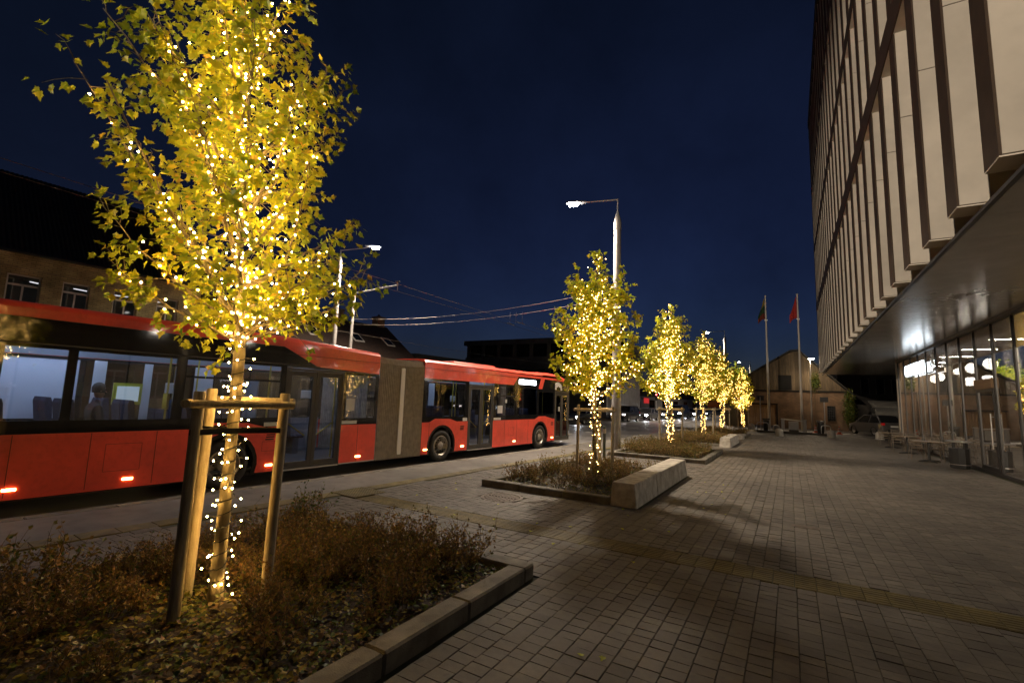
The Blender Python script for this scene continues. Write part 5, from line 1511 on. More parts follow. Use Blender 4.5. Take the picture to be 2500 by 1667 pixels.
# grey block with a loggia along its top floor, facing down the street
h4 = thing('grey_block', 'grey concrete block with a row of dark openings along its top floor', 'building', (-27, 49, 0))
q = MB(); q.box(-36, -17, 49.4, 62, 0, 8.7); wb(q, 'core', M_dplaster, h4)
q = MB(); q.box(-36, -17, 48.8, 49.4, 0, 6.9); wb(q, 'wall', M_plaster, h4)
q = MB(); q.box(-36.2, -16.8, 48.6, 62.2, 8.45, 9.05); wb(q, 'roof_slab', M_plaster, h4)
xx = -35.8
for k in range(9):
    q = MB(); q.box(xx, xx + 0.42, 48.8, 49.38, 6.9, 8.44); wb(q, 'pillar', M_plaster, h4)
    q = MB(); q.box(xx + 0.42, xx + 2.3, 49.0, 49.1, 6.95, 8.44); wb(q, 'window', M_blackglass, h4)
    if k > 2:
        q = MB(); q.box(xx + 0.6, xx + 2.1, 48.77, 48.795, 3.6, 5.4); wb(q, 'window', M_blackglass, h4)
    xx += 2.3
# dark commercial block further along with a pale ground floor and red signs
h5 = house(42, 120, -18, 12, 'commercial_block', 'dark commercial block with pale ground floor and small red lights beyond the cars')
q = MB(); q.box(-10, 0, 0, 75, 3.1, 5.2); q.build('upper_wall', M_dplaster, h5)
q = MB(); q.box(-10, -0.1, 0, 75, 0, 3.1); q.build('ground_floor', mat('pale_plaster', (0.30, 0.28, 0.27), rough=0.8, var=0.15), h5)
q = MB(); q.box(-10.2, 0.15, -0.2, 75.2, 5.2, 5.45); q.build('roof', M_sheet, h5)
M_redlight = emis('red_glow', (1.0, 0.03, 0.04), 3.0)
for k in range(9):
    q = MB(); y = 3 + k * 8.0
    q.box(-0.08, -0.05, y, y + 3.2, 0.9, 2.5); q.build('window', M_blackglass, h5)
    q = MB(); q.box(0.01, 0.05, y + 0.5, y + 4.0, 3.6, 4.7); q.build('window', M_blackglass, h5)
for y, z, w_, hh in ((12.2, 1.5, 0.35, 1.6), (15.2, 1.7, 0.3, 1.2), (24.0, 1.9, 2.6, 0.9), (9.0, 1.5, 0.3, 1.5)):
    q = MB(); q.box(-0.04, 0.02, y, y + w_, z, z + hh); q.build('red_sign', M_redlight if w_ < 1 else mat('red_banner', (0.45, 0.04, 0.04), rough=0.6, emit=(1, .05, .05), estr=0.25), h5)
# traffic light glowing red
t = thing('traffic_light', 'traffic light glowing red beyond the waiting cars', 'traffic light', S(47, -9.9, 0))
q = MB(); q.tube([(0, 0, 0), (0, 0, 3.2)], 0.06, 8); q.build('pole', M_grey, t)
q = MB(); q.cbox(-0.16, 0.16, -0.12, 0.12, 2.3, 3.3, 0.03); hd_ = q.build('housing', M_black, t)
for k, (z, m_) in enumerate(((3.1, emis('red_lens', (1, 0.03, 0.04), 30)), (2.8, M_black), (2.5, M_black))):
    q = MB(); q.lathe([(0.1, -0.125), (0.09, -0.14), (0.03, -0.15)], 12, (0, 0, z), 'y'); q.build('lens', m_, hd_)

# ---------------------------------------------------------------- brick barn at the end of the plaza
M_plank = mat('old_plank', (0.10, 0.073, 0.044), rough=0.9, col2=(0.055, 0.041, 0.025), vscale=3, stretch=(6, 6, .5), bump=0.4, bscale=14, attr='tone')
M_gate = mat('gate_plank', (0.24, 0.15, 0.07), rough=0.85, col2=(0.17, 0.10, 0.05), vscale=3, stretch=(6, 6, .5), attr='tone')
barn = thing('brick_barn', 'old brick barn with a plank gable and wooden gate closing the plaza', 'building', (0, 52, 0))
GY = 52.0
outl = [(-5.85, 3.45), (0.15, 7.25), (0.85, 7.3), (4.55, 3.5)]
def gz_(x):
    for (a, za), (c, zc) in zip(outl, outl[1:]):
        if a <= x <= c: return za + (zc - za) * (x - a) / (c - a)
    return 3.45
gate = (-3.66, -1.13, 2.15)
q = MB()
q.box(-5.7, gate[0], GY, GY + 0.4, 0, 3.5); q.box(gate[0], gate[1], GY, GY + 0.4, gate[2], 3.5); q.box(gate[1], 4.45, GY, GY + 0.4, 0, 3.5); wb(q, 'wall', M_rbrick, barn)
q = MB(); q.box(-5.7, -5.3, GY + .41, GY + 12, 0, 3.5); q.box(4.05, 4.45, GY + .41, GY + 12, 0, 3.5); wb(q, 'side_wall', M_rbrick, barn)
q = MB(); x = -5.6; pr2 = random.Random(4)
while x < 4.4:
    w = pr2.uniform(0.2, 0.34); q.tone = pr2.uniform(0.6, 1.35)
    yo = pr2.uniform(-0.03, 0.03)
    zt0, zt1 = gz_(x) - 0.05, gz_(min(4.5, x + w)) - 0.05
    if max(zt0, zt1) > 3.6:
        q.prism([(x, 3.52), (x + w - 0.015, 3.52), (x + w - 0.015, max(3.53, zt1)), (x, max(3.53, zt0))], GY + 0.05 + yo, GY + 0.09 + yo, 'y')
    x += w
wb(q, 'gable_planks', M_plank, barn, tone=True)['kind'] = 'stuff'
q = MB(); q.prism([(a, z - 0.02) for a, z in outl] + [(4.45, 3.4), (-5.7, 3.4)], GY + 0.12, GY + 0.2, 'y'); wb(q, 'gable_backing', M_dark, barn)
q = MB(); q.prism([(-6.3, 3.3), (0.15, 7.4), (0.85, 7.45), (4.95, 3.3), (4.95, 3.16), (0.85, 7.3), (0.15, 7.25), (-6.3, 3.16)], GY - 0.35, GY + 12.3, 'y'); wb(q, 'roof', M_sheet, barn)
q = MB(); q.box(-5.75, 4.5, GY - 0.06, GY + 0.04, 3.42, 3.56); wb(q, 'beam', M_plank, barn)
q = MB(); q.box(-0.9, 0.2, GY - 0.01, GY + 0.04, 3.6, 5.0); wb(q, 'hatch', M_plank, barn)
gt = link('gate', None, barn, (0, 0, 0))
q = MB(); x = gate[0] + 0.02
gt.location = (0, 0, 0)
while x < gate[1] - 0.05:
    w = min(0.2, gate[1] - x - 0.02); q.tone = pr2.uniform(0.75, 1.25); q.box(x, x + w - 0.012, GY + 0.08 + pr2.uniform(-.01, .01), GY + 0.13, 0.15, gate[2] - 0.03); x += w
gp = q; gp.v = [(v[0], v[1] - 52, v[2]) for v in gp.v]; tag(gp.build('board', M_gate, gt, tone=True), kind='stuff')
q = MB(); q.box(gate[0] - 0.1, gate[1] + 0.12, -0.05, 0.06, gate[2] + 0.002, gate[2] + 0.12); q.box(gate[1] - 0.02, gate[1] + 0.1, -0.04, 0.05, 0.0, gate[2]); q.build('gate_frame', M_plank, gt)
q = MB(); q.box(-1.9, -0.9, GY - 0.02, GY + 0.06, 2.45, 2.85); 
gr = MB()
for k in range(5): gr.box(2.92 + k * 0.15, 2.94 + k * 0.15, GY - 0.06, GY - 0.03, 0.8, 2.24)
for k in range(7): gr.box(2.9, 3.56, GY - 0.075, GY - 0.05, 0.85 + k * 0.22, 0.875 + k * 0.22)
wb(gr, 'window_grille', M_black, barn)
q = MB(); q.box(2.95, 3.5, GY - 0.02, GY - 0.005, 0.85, 2.2); wb(q, 'window', M_blackglass, barn)
q = MB(); q.tube([(1.72, GY - 0.12, 0.1), (1.72, GY - 0.12, 3.6)], 0.05, 8); wb(q, 'downpipe', M_black, barn, smooth=40)
# rendered wall stub beside the barn, with its scrawl
ws = thing('garden_wall', 'pale rendered wall stub with a dark scrawl left of the barn', 'wall', (-4.85, 49.6, 0))
q = MB(); q.cbox(-0.42, 0.42, -0.12, 0.12, 0, 2.0, 0.02); q.build('wall', M_plaster, ws)
q = MB(); q.tube([(-0.3, -0.125, 1.45), (-0.22, -0.125, 1.6), (-0.15, -0.125, 1.35), (-0.08, -0.125, 1.62), (0.0, -0.125, 1.38), (0.08, -0.125, 1.6), (0.05, -0.125, 1.45), (0.2, -0.125, 1.4)], 0.012, 4); q.build('scrawl', M_black, ws)
# lamp on a pole before the barn
t = thing('pole_lamp', 'warm lamp on a slim pole in front of the brick barn', 'street lamp', (1.62, 50, 0))
q = MB(); q.tube([(0, 0, 0), (0.06, 0, 6.35)], [0.06, 0.045], 10); q.build('pole', M_post, t, smooth=40)
q = MB(); q.cbox(-0.1, 0.42, -0.12, 0.12, 6.38, 6.46, 0.02); h_ = q.build('lamp_head', M_grey, t)
q = MB(); q.cbox(-0.05, 0.38, -0.10, 0.10, 6.33, 6.378, 0.01); q.build('lens', emis('warm_lens', (1, .84, .62), 160), h_)
spot('lamp_light', t, (0.16, -0.05, 6.3), 420, (1, .75, .48), 160, 0.4, (0, -0.1, -1), 0.1)
# dark neighbours on the far right
h6 = thing('dark_house', 'unlit dark house with pale window frames behind the parked car', 'building', (12, 66, 0))
q = MB(); q.box(4.5, 26, 62, 74, 0, 7.0); wb(q, 'wall', M_dplaster, h6)
q = MB(); q.prism([(4.0, 7.0), (26.5, 7.0), (26.5, 7.2), (15, 10.5), (4.0, 7.2)], 61.6, 74.4, 'y'); wb(q, 'roof', M_sheet, h6)
for k in range(7):
    x = 6.6 + k * 1.3
    q = MB(); q.box(x, x + 0.62, 61.96, 61.995, 3.7, 5.2); w_ = wb(q, 'window', M_blackglass, h6)
    q = MB(); q.box(x - 0.07, x - 0.004, 61.94, 61.99, 3.65, 5.25); q.box(x + 0.624, x + 0.69, 61.94, 61.99, 3.65, 5.25); wb(q, 'frame', M_plaster, h6)
t = thing('shed', 'small grey shed with sloping roof behind the parked car', 'shed', (7.4, 52.5, 0))
q = MB(); q.box(-0.9, 2.5, 0, 2.5, 0, 2.2); q.build('wall', M_plaster, t)
q = MB(); q.prism([(-0.2, 2.2), (2.7, 2.75), (2.7, 2.85), (-0.2, 2.3)], -1.1, 2.7, 'x'); q.build('roof', M_plaster, t)
t = thing('boundary_wall', 'low grey wall running behind the parked car beside the ivy', 'wall', (5.6, 54, 0))
q = MB(); q.cbox(-0.95, 0.6, -0.12, 0.12, 0, 2.4, 0.02); q.build('wall', M_dplaster, t)

# ivy on the barn corner and the crowns of trees behind it
def clump(name, label, cat, loc, R, n, seed, tones, leaf=0.09, trunk=None):
    rr = random.Random(seed)
    t = thing(name, label, cat, loc); q = MB()
    for k in range(n):
        a = rr.uniform(0, 6.283); u_ = rr.uniform(-1, 1); rad_ = rr.random() ** 0.4
        f = 1 + 0.28 * math.sin(3 * a + seed) * math.cos(2.3 * u_ + seed) + 0.15 * math.sin(7 * a + 4 * u_)
        s2 = math.sqrt(1 - u_ * u_)
        p = Vector((math.cos(a) * s2 * R[0], math.sin(a) * s2 * R[1], u_ * R[2])) * rad_ * f + Vector((0, 0, R[3]))
        q.tone = min(1, max(0, rr.gauss(tones, 0.2)))
        q.add(leaf_verts(LITE, p, rv(rr), rv(rr) + Vector((0, 0, .5)), leaf * rr.uniform(0.7, 1.4), 0.25), LF)
    tag(q.build('crown' if trunk else 'foliage', M_ivy if not trunk else M_leaf, t, tone=True), kind='stuff')
    if trunk:
        q = MB(); q.tube([(0, 0, 0), (0.05, 0, R[3] * .6), (0, 0.05, R[3] + R[2] * .4)], [0.16, 0.11, 0.04], 8)
        for k in range(6):
            a = k * 1.05; q.tube([(0.03, 0, R[3] * .55 + k * .1), (math.cos(a) * R[0] * .6, math.sin(a) * R[1] * .6, R[3] + (k % 3) * .3)], [0.05, 0.015], 5)
        q.build('trunk', M_bark, t, smooth=60)
    else:
        q = MB()
        for k in range(5): q.tube([(rr.uniform(-.2, .2), 0, 0), (rr.uniform(-.3, .3), 0.05, R[3]), (rr.uniform(-.4, .4), 0.05, R[3] + R[2] * .8)], [0.02, 0.012, 0.005], 4, False)
        q.build('stems', M_twig, t)
    return t
clump('ivy', 'column of green ivy climbing the right corner of the brick barn', 'ivy', (4.6, 51.85, 0), (0.5, 0.3, 1.75, 1.95), 1500, 3, 0.2, 0.10)
clump('ivy', 'small tuft of green ivy hanging on the barn gable beside the lamp pole', 'ivy', (2.1, 51.9, 0), (0.35, 0.15, 0.9, 4.4), 350, 5, 0.2, 0.10)
clump('linden_tree', 'leafy treetop showing over the left slope of the barn roof', 'tree', (-5.2, 58, 0), (1.7, 1.4, 1.3, 5.2), 1600, 7, 0.35, 0.13, True)
# ================================================================= THINGS AT THE FAR END OF THE PLAZA
M_conc = mat('bollard_concrete', (0.44, 0.41, 0.36), rough=0.8, var=0.15, vscale=6, bump=0.2, bscale=60)
M_lot = mat('lot_asphalt', (0.055, 0.05, 0.046), rough=0.7, var=0.3, vscale=1.5, bump=0.2, bscale=150)
b = MB(); b.add([(-9.5, 41.0, -0.018), (40, 41.0, -0.018), (40, 62.0, -0.018), (-9.5, 62.0, -0.018)], [(0, 1, 2, 3)])
lot = struct(b.build('parking_lot', M_lot), 'dark asphalt lot in front of the brick barn')
b = MB(); b.add([(5.46, 35.3, -0.017), (40, 35.3, -0.017), (40, 40.999, -0.017), (5.46, 40.999, -0.017)], [(0, 1, 2, 3)])
struct(b.build('side_road', M_lot), 'dark asphalt side road past the end of the cafe')
for (x0, y0, x1, y1) in ((-4.0, 47.2, 3.2, 47.2), (3.4, 44.8, 4.1, 47.0), (4.3, 43.6, 12.0, 41.6), (-4.0, 43.6, -0.5, 43.6)):
    q = MB(); q.bar((x0, y0, -0.0145), (x1, y1, -0.0145), 0.12, 0.004); q.build('bay_marking', M_white, lot)
# traffic island with its dark kerb
isl = thing('traffic_island', 'long low island with a dark kerb at the end of the plaza', 'traffic island', (0, 40.7, 0))
M_dkerb = mat('dark_kerb', (0.07, 0.062, 0.052), rough=0.85, var=0.2, vscale=4)
for k in range(5):
    q = MB(); q.cbox(-2.25 + k * 0.9 + 0.004, -1.35 + k * 0.9 - 0.004, -0.08, 0.08, -0.1, 0.14, 0.015); q.build('kerb_stone', M_dkerb, isl)
q = MB(); q.box(-2.25, 2.25, 0.085, 1.1, -0.05, 0.12); q.build('paving', M_platform, isl)

# bollards: short concrete domes
def bollard(x, y, label, h=0.5, r=0.24):
    t = thing('bollard', label, 'bollard', (x, y, 0), 0, 'concrete bollards')
    q = MB(); q.lathe([(r, -0.05), (r, h - r * 0.8)] + [(r * math.cos(rad(a)), h - r * 0.8 + r * 0.8 * math.sin(rad(a))) for a in (15, 30, 45, 60, 75, 88)], 20); q.build('dome', M_conc, t, smooth=50)
    q = MB(); q.lathe([(r + 0.03, -0.05), (r + 0.03, 0.03), (r + 0.005, 0.04)], 20); q.build('foot', M_conc, t, smooth=40)
bollard(-0.67, 36.4, 'concrete bollard nearest the camera in front of the barrier')
bollard(-1.0, 43.6, 'concrete bollard just behind the nearest one by the barrier post', 0.52)
bollard(2.33, 38.4, 'concrete bollard at the right end of the island before the cones')
bollard(-2.85, 44.6, 'concrete bollard left of the flagpoles by the last lit tree')
bollard(5.1, 39.9, 'concrete bollard beside the cafe corner before the parked car', 0.52)

# flagpoles with hanging flags
M_pole = mat('white_pole', (0.62, 0.58, 0.52), rough=0.4)
def cloth(cols, seed, h=1.9, w=0.55, tail=0.9):
    """limp flag: pleats hanging from the pole, drooping to a point"""
    rr = random.Random(seed); q = MB(); n = 10; m_ = 14
    vs = []
    for j in range(m_ + 1):
        for i in range(n + 1):
            u_ = i / n; v_ = j / m_
            drop = u_ * tail * (0.4 + 0.6 * u_)
            x = -u_ * w * (0.35 + 0.65 * min(1, v_ * 1.6 + 0.15)) 
            y = 0.07 * math.sin(u_ * 11 + seed) * (0.3 + v_)
            vs.append((x, y, -v_ * h * (1 - 0.25 * u_) - drop))
    fs = [(j * (n + 1) + i, j * (n + 1) + i + 1, (j + 1) * (n + 1) + i + 1, (j + 1) * (n + 1) + i) for j in range(m_) for i in range(n)]
    q.add(vs, fs)
    for k in range(len(fs)):
        q.mi[k] = min(len(cols) - 1, int((k // n) / m_ * len(cols)))
    return q, cols
def flagpole(x, y, h, label, flab, cols, seed):
    t = thing('flagpole', label, 'flagpole', (x, y, 0), 0, 'flagpoles')
    q = MB(); q.tube([(0, 0, 0), (0, 0, 1.2), (0, 0, h)], [0.105, 0.10, 0.055], 14); q.build('pole', M_pole, t, smooth=40)
    q = MB(); q.lathe([(0.075, h), (0.085, h + 0.03), (0.085, h + 0.08), (0.03, h + 0.1)], 12); q.build('cap', M_pole, t, smooth=40)
    q = MB(); q.box(-0.1, 0.1, -0.03, 0.03, h - 2.15, h - 2.05); q.build('cleat', M_alu, t)
    q = MB(); q.box(-0.2, 0.2, -0.2, 0.2, 0, 0.03); q.build('base_plate', M_alu, t)
    q, c_ = cloth(cols, seed)
    tag(q.build('flag', c_, smooth=80, loc=(x - 0.07, y, h - 0.12)), flab, 'flag', 'limp flags')
fc = lambda n, c: mat(n, c, rough=0.85)
flagpole(-1.57, 46, 11.55, 'left white flagpole standing before the barn', 'limp yellow, green and dark red flag on the left flagpole', [fc('flag_yellow', (0.22, 0.16, 0.03)), fc('flag_green', (0.015, 0.05, 0.02)), fc('flag_brown', (0.16, 0.03, 0.015))], 1)
flagpole(0.83, 46, 11.5, 'right white flagpole nearer the office block', 'limp red flag on the right flagpole', [fc('flag_red', (0.36, 0.03, 0.025))], 4)

# barrier: two posts, a cabinet and the lowered boom
M_cab = mat('cabinet_grey', (0.42, 0.41, 0.40), rough=0.5, var=0.06)
t = thing('parking_barrier', 'grey parking barrier with cabinet, two posts and lowered boom on the island', 'barrier', (0, 41.1, 0.12))
for x in (-0.5, 0.9):
    q = MB(); q.cbox(x - 0.11, x + 0.11, -0.12, 0.12, 0, 0.88, 0.02); p_ = q.build('post', M_cab, t)
    q = MB(); q.cbox(x - 0.14, x + 0.14, -0.15, 0.15, 0.882, 0.96, 0.03); q.build('cap', M_pole, p_)
q = MB(); q.cbox(-0.14, 0.50, -0.2, 0.2, 0.16, 0.76, 0.02); c_ = q.build('cabinet', M_cab, t)
q = MB(); q.box(-0.12, 0.48, -0.18, 0.18, 0, 0.158); q.build('plinth', M_dkerb, c_)
q = MB(); q.bar((-0.62, -0.05, 0.93), (0.76, -0.05, 0.82), 0.09, 0.09); q.build('boom', M_alu, t)
# signs on poles, seen from behind
M_signback = mat('sign_back', (0.02, 0.02, 0.02), rough=0.6)
for (x, y, lab) in ((-1.97, 40.95, 'dark sign board on a pole at the left end of the island'), (2.15, 41.2, 'dark sign board on a pole at the right end of the island')):
    t = thing('road_sign', lab, 'sign', (x, y, 0.1), 0, 'dark sign boards')
    q = MB(); q.tube([(0, 0, 0), (0, 0, 2.55)], 0.035, 10); q.build('pole', M_post, t, smooth=40)
    q = MB(); q.cbox(-0.26, 0.26, -0.06 if x > 0 else 0.04, -0.04 if x > 0 else 0.06, 2.28, 2.66, 0.004); q.build('board', M_signback, t)
# litter bins on the island and hoops beside them
def small_bin(x, y, label):
    t = thing('litter_bin', label, 'litter bin', (x, y, 0.11), 0, 'dark litter bins')
    q = MB(); q.lathe([(0.17, 0), (0.19, 0.03), (0.21, 0.78)], 14); q.build('body', M_black, t, smooth=40)
    q = MB(); q.prism([(-0.24, 0.80), (0.24, 0.80), (0.27, 0.88), (0.22, 0.92), (-0.24, 0.92)], -0.2, 0.2, 'y'); q.build('lid', M_black, t)
small_bin(-1.62, 41.2, 'dark litter bin under the left sign board'); small_bin(1.88, 41.2, 'dark litter bin under the right sign board')
def hoop(x, w, y, label):
    t = thing('bike_hoop', label, 'bike rack', (x, y, 0.11), 0, 'steel bike hoops')
    r_ = 0.16; pts = [(-w / 2, 0, 0), (-w / 2, 0, 0.6 - r_)] + [(-w / 2 + r_ - r_ * math.cos(rad(a)), 0, 0.6 - r_ + r_ * math.sin(rad(a))) for a in (22, 45, 67, 90)] + [(w / 2 - r_ + r_ * math.sin(rad(a)), 0, 0.6 - r_ + r_ * math.cos(rad(a))) for a in (0, 22, 45, 67, 90)] + [(w / 2, 0, 0)]
    q = MB(); q.tube(pts, 0.03, 8); q.build('hoop', M_alu, t, smooth=50)
    for sx in (-1, 1):
        q = MB(); q.lathe([(0.07, 0), (0.07, 0.012)], 10, (sx * w / 2, 0, 0)); q.build('foot_plate', M_alu, t)
hoop(-1.85, 0.78, 40.95, 'steel bike hoop at the left end of the island'); hoop(2.18, 0.56, 41.0, 'steel bike hoop at the right end of the island')
# traffic cones
M_cone = mat('cone_orange', (0.62, 0.10, 0.03), rough=0.5); M_conew = mat('cone_white', (0.7, 0.68, 0.64), rough=0.5)
def cone(x, y, label):
    t = thing('traffic_cone', label, 'traffic cone', (x, y, 0), 0, 'orange cones')
    q = MB(); q.cbox(-0.2, 0.2, -0.2, 0.2, -0.015, 0.035, 0.02); q.build('base', M_cone, t)
    rr = lambda z: 0.14 - 0.115 * z / 0.6
    for k, (a, c, m_) in enumerate(((0.036, 0.18, M_cone), (0.18, 0.30, M_conew), (0.30, 0.40, M_cone), (0.40, 0.48, M_conew), (0.48, 0.62, M_cone))):
        q = MB(); q.lathe([(rr(a), a), (rr(c), c)], 14); q.build('band' if m_ is M_conew else 'cone', m_, t, smooth=40)
cone(1.68, 44.3, 'orange and white cone just right of the barrier'); cone(3.22, 44.5, 'orange and white cone nearer the parked car')

# ---------------------------------------------------------------- cafe tables and chairs outside
M_ttop = mat('table_top', (0.24, 0.18, 0.12), rough=0.35, col2=(0.18, 0.13, 0.08), vscale=5, stretch=(1, 8, 1))
M_chair = mat('chair_metal', (0.15, 0.125, 0.10), rough=0.4, metal=0.5)
M_cseat = mat('chair_seat', (0.13, 0.10, 0.07), rough=0.7)
def table(x, y, label):
    t = thing('cafe_table', label, 'table', (x, y, 0), 0, 'cafe tables outside')
    q = MB(); q.cbox(-0.48, 0.48, -0.36, 0.36, 0.745, 0.775, 0.01); q.build('table_top', M_ttop, t)
    q = MB(); q.tube([(0, 0, 0.03), (0, 0, 0.745)], 0.04, 10); q.build('pedestal', M_black, t, smooth=40)
    for a in range(4):
        c_, s_ = math.cos(a * math.pi / 2 + 0.4), math.sin(a * math.pi / 2 + 0.4)
        q = MB(); q.tube([(0, 0, 0.05), (c_ * 0.3, s_ * 0.3, 0.03), (c_ * 0.38, s_ * 0.38, 0.012)], [0.03, 0.024, 0.016], 8); q.build('foot', M_black, t, smooth=40)
def chair_meshes():
    out = []
    q = MB(); q.cbox(-0.21, 0.21, -0.2, 0.22, 0.44, 0.465, 0.01); out.append(('seat', q.mesh('seat', M_cseat)))
    for (x, y0, y1) in ((-0.2, 0.2, 0.24), (0.2, 0.2, 0.24)):
        q = MB(); q.tube([(x * 1.15, y1, 0.0), (x, y0, 0.45), (x, y0 - 0.01, 0.64)], 0.012, 6); out.append(('leg', q.mesh('leg', M_chair, smooth=50)))
    for x in (-0.2, 0.2):
        q = MB(); q.tube([(x * 1.15, -0.30, 0.0), (x, -0.2, 0.45), (x, -0.27, 0.84)], 0.012, 6); out.append(('leg', q.mesh('leg', M_chair, smooth=50)))
        q = MB(); q.tube([(x, 0.19, 0.64), (x * 1.12, 0.0, 0.66), (x, -0.235, 0.65)], 0.014, 6); out.append(('armrest', q.mesh('armrest', M_chair, smooth=50)))
    q = MB(); q.tube([(-0.2, -0.265, 0.82), (-0.12, -0.30, 0.87), (0.12, -0.30, 0.87), (0.2, -0.265, 0.82)], 0.013, 6); out.append(('top_rail', q.mesh('top_rail', M_chair, smooth=50)))
    for z in (0.56, 0.66, 0.76):
        q = MB(); y_ = -0.21 - (z - 0.45) * 0.17
        q.bar((-0.195, y_, z), (0.195, y_, z), 0.015, 0.06); out.append(('back_slat', q.mesh('back_slat', M_cseat)))
    return out
CM = chair_meshes()
def chair(x, y, rz, label, z=0.0, tilt=0.0):
    t = thing('cafe_chair', label, 'chair', (x, y, z), 0, 'cafe chairs outside')
    t.rotation_euler = (tilt, 0, rz)
    for nme, me in CM: link(nme, me, t)
TB = [(4.55, 24.0, 'nearest'), (4.55, 27.8, 'middle'), (4.53, 31.4, 'farthest')]
for (x, y, w) in TB:
    table(x, y, '%s of the three cafe tables along the glass' % w)
    chair(x + 0.30, y + 0.62, math.pi, 'lower chair of the stack pushed to the far side of the %s cafe table' % w)
    chair(x + 0.30, y + 0.74, math.pi, 'upper chair of the stack on the far side of the %s cafe table' % w, 0.10)
    chair(x - 0.25, y + 0.60, math.pi, 'single chair at the road side of the %s cafe table' % w)
# litter bin by the cafe door
t = thing('litter_bin', 'large dark litter bin with flat canopy beside the cafe door', 'litter bin', (5.0, 22.15, 0))
q = MB(); q.lathe([(0.24, 0.0), (0.27, 0.02), (0.28, 0.66), (0.27, 0.68)], 10); q.build('body', M_black, t, smooth=25)
for k in range(4):
    a = k * math.pi / 2 + 0.4
    q = MB(); q.tube([(0.2 * math.cos(a), 0.2 * math.sin(a), 0.66), (0.2 * math.cos(a), 0.2 * math.sin(a), 0.88)], 0.015, 6); q.build('canopy_post', M_black, t)
q = MB(); q.lathe([(0.36, 0.88), (0.37, 0.90), (0.35, 0.925), (0.001, 0.94)], 16, cap=False); q.build('canopy', M_steel, t, smooth=40)
for z in (0.12, 0.34, 0.56):
    q = MB(); q.lathe([(0.287, z), (0.287, z + 0.02)], 10); q.build('band', M_steel if z < .2 else M_black, t)
# slim grey marker post by the lamp
t = thing('marker_post', 'short green grey marker post beside the tall lamp post', 'post', (-5.35, 15.2, 0))
q = MB(); q.cbox(-0.04, 0.04, -0.04, 0.04, 0, 1.05, 0.01); q.build('post', mat('green_grey', (0.10, 0.13, 0.11), rough=0.6), t)
q = MB(); q.cbox(-0.045, 0.045, -0.045, 0.045, 0.8, 0.95, 0.005); q.build('label_plate', M_alu, t)
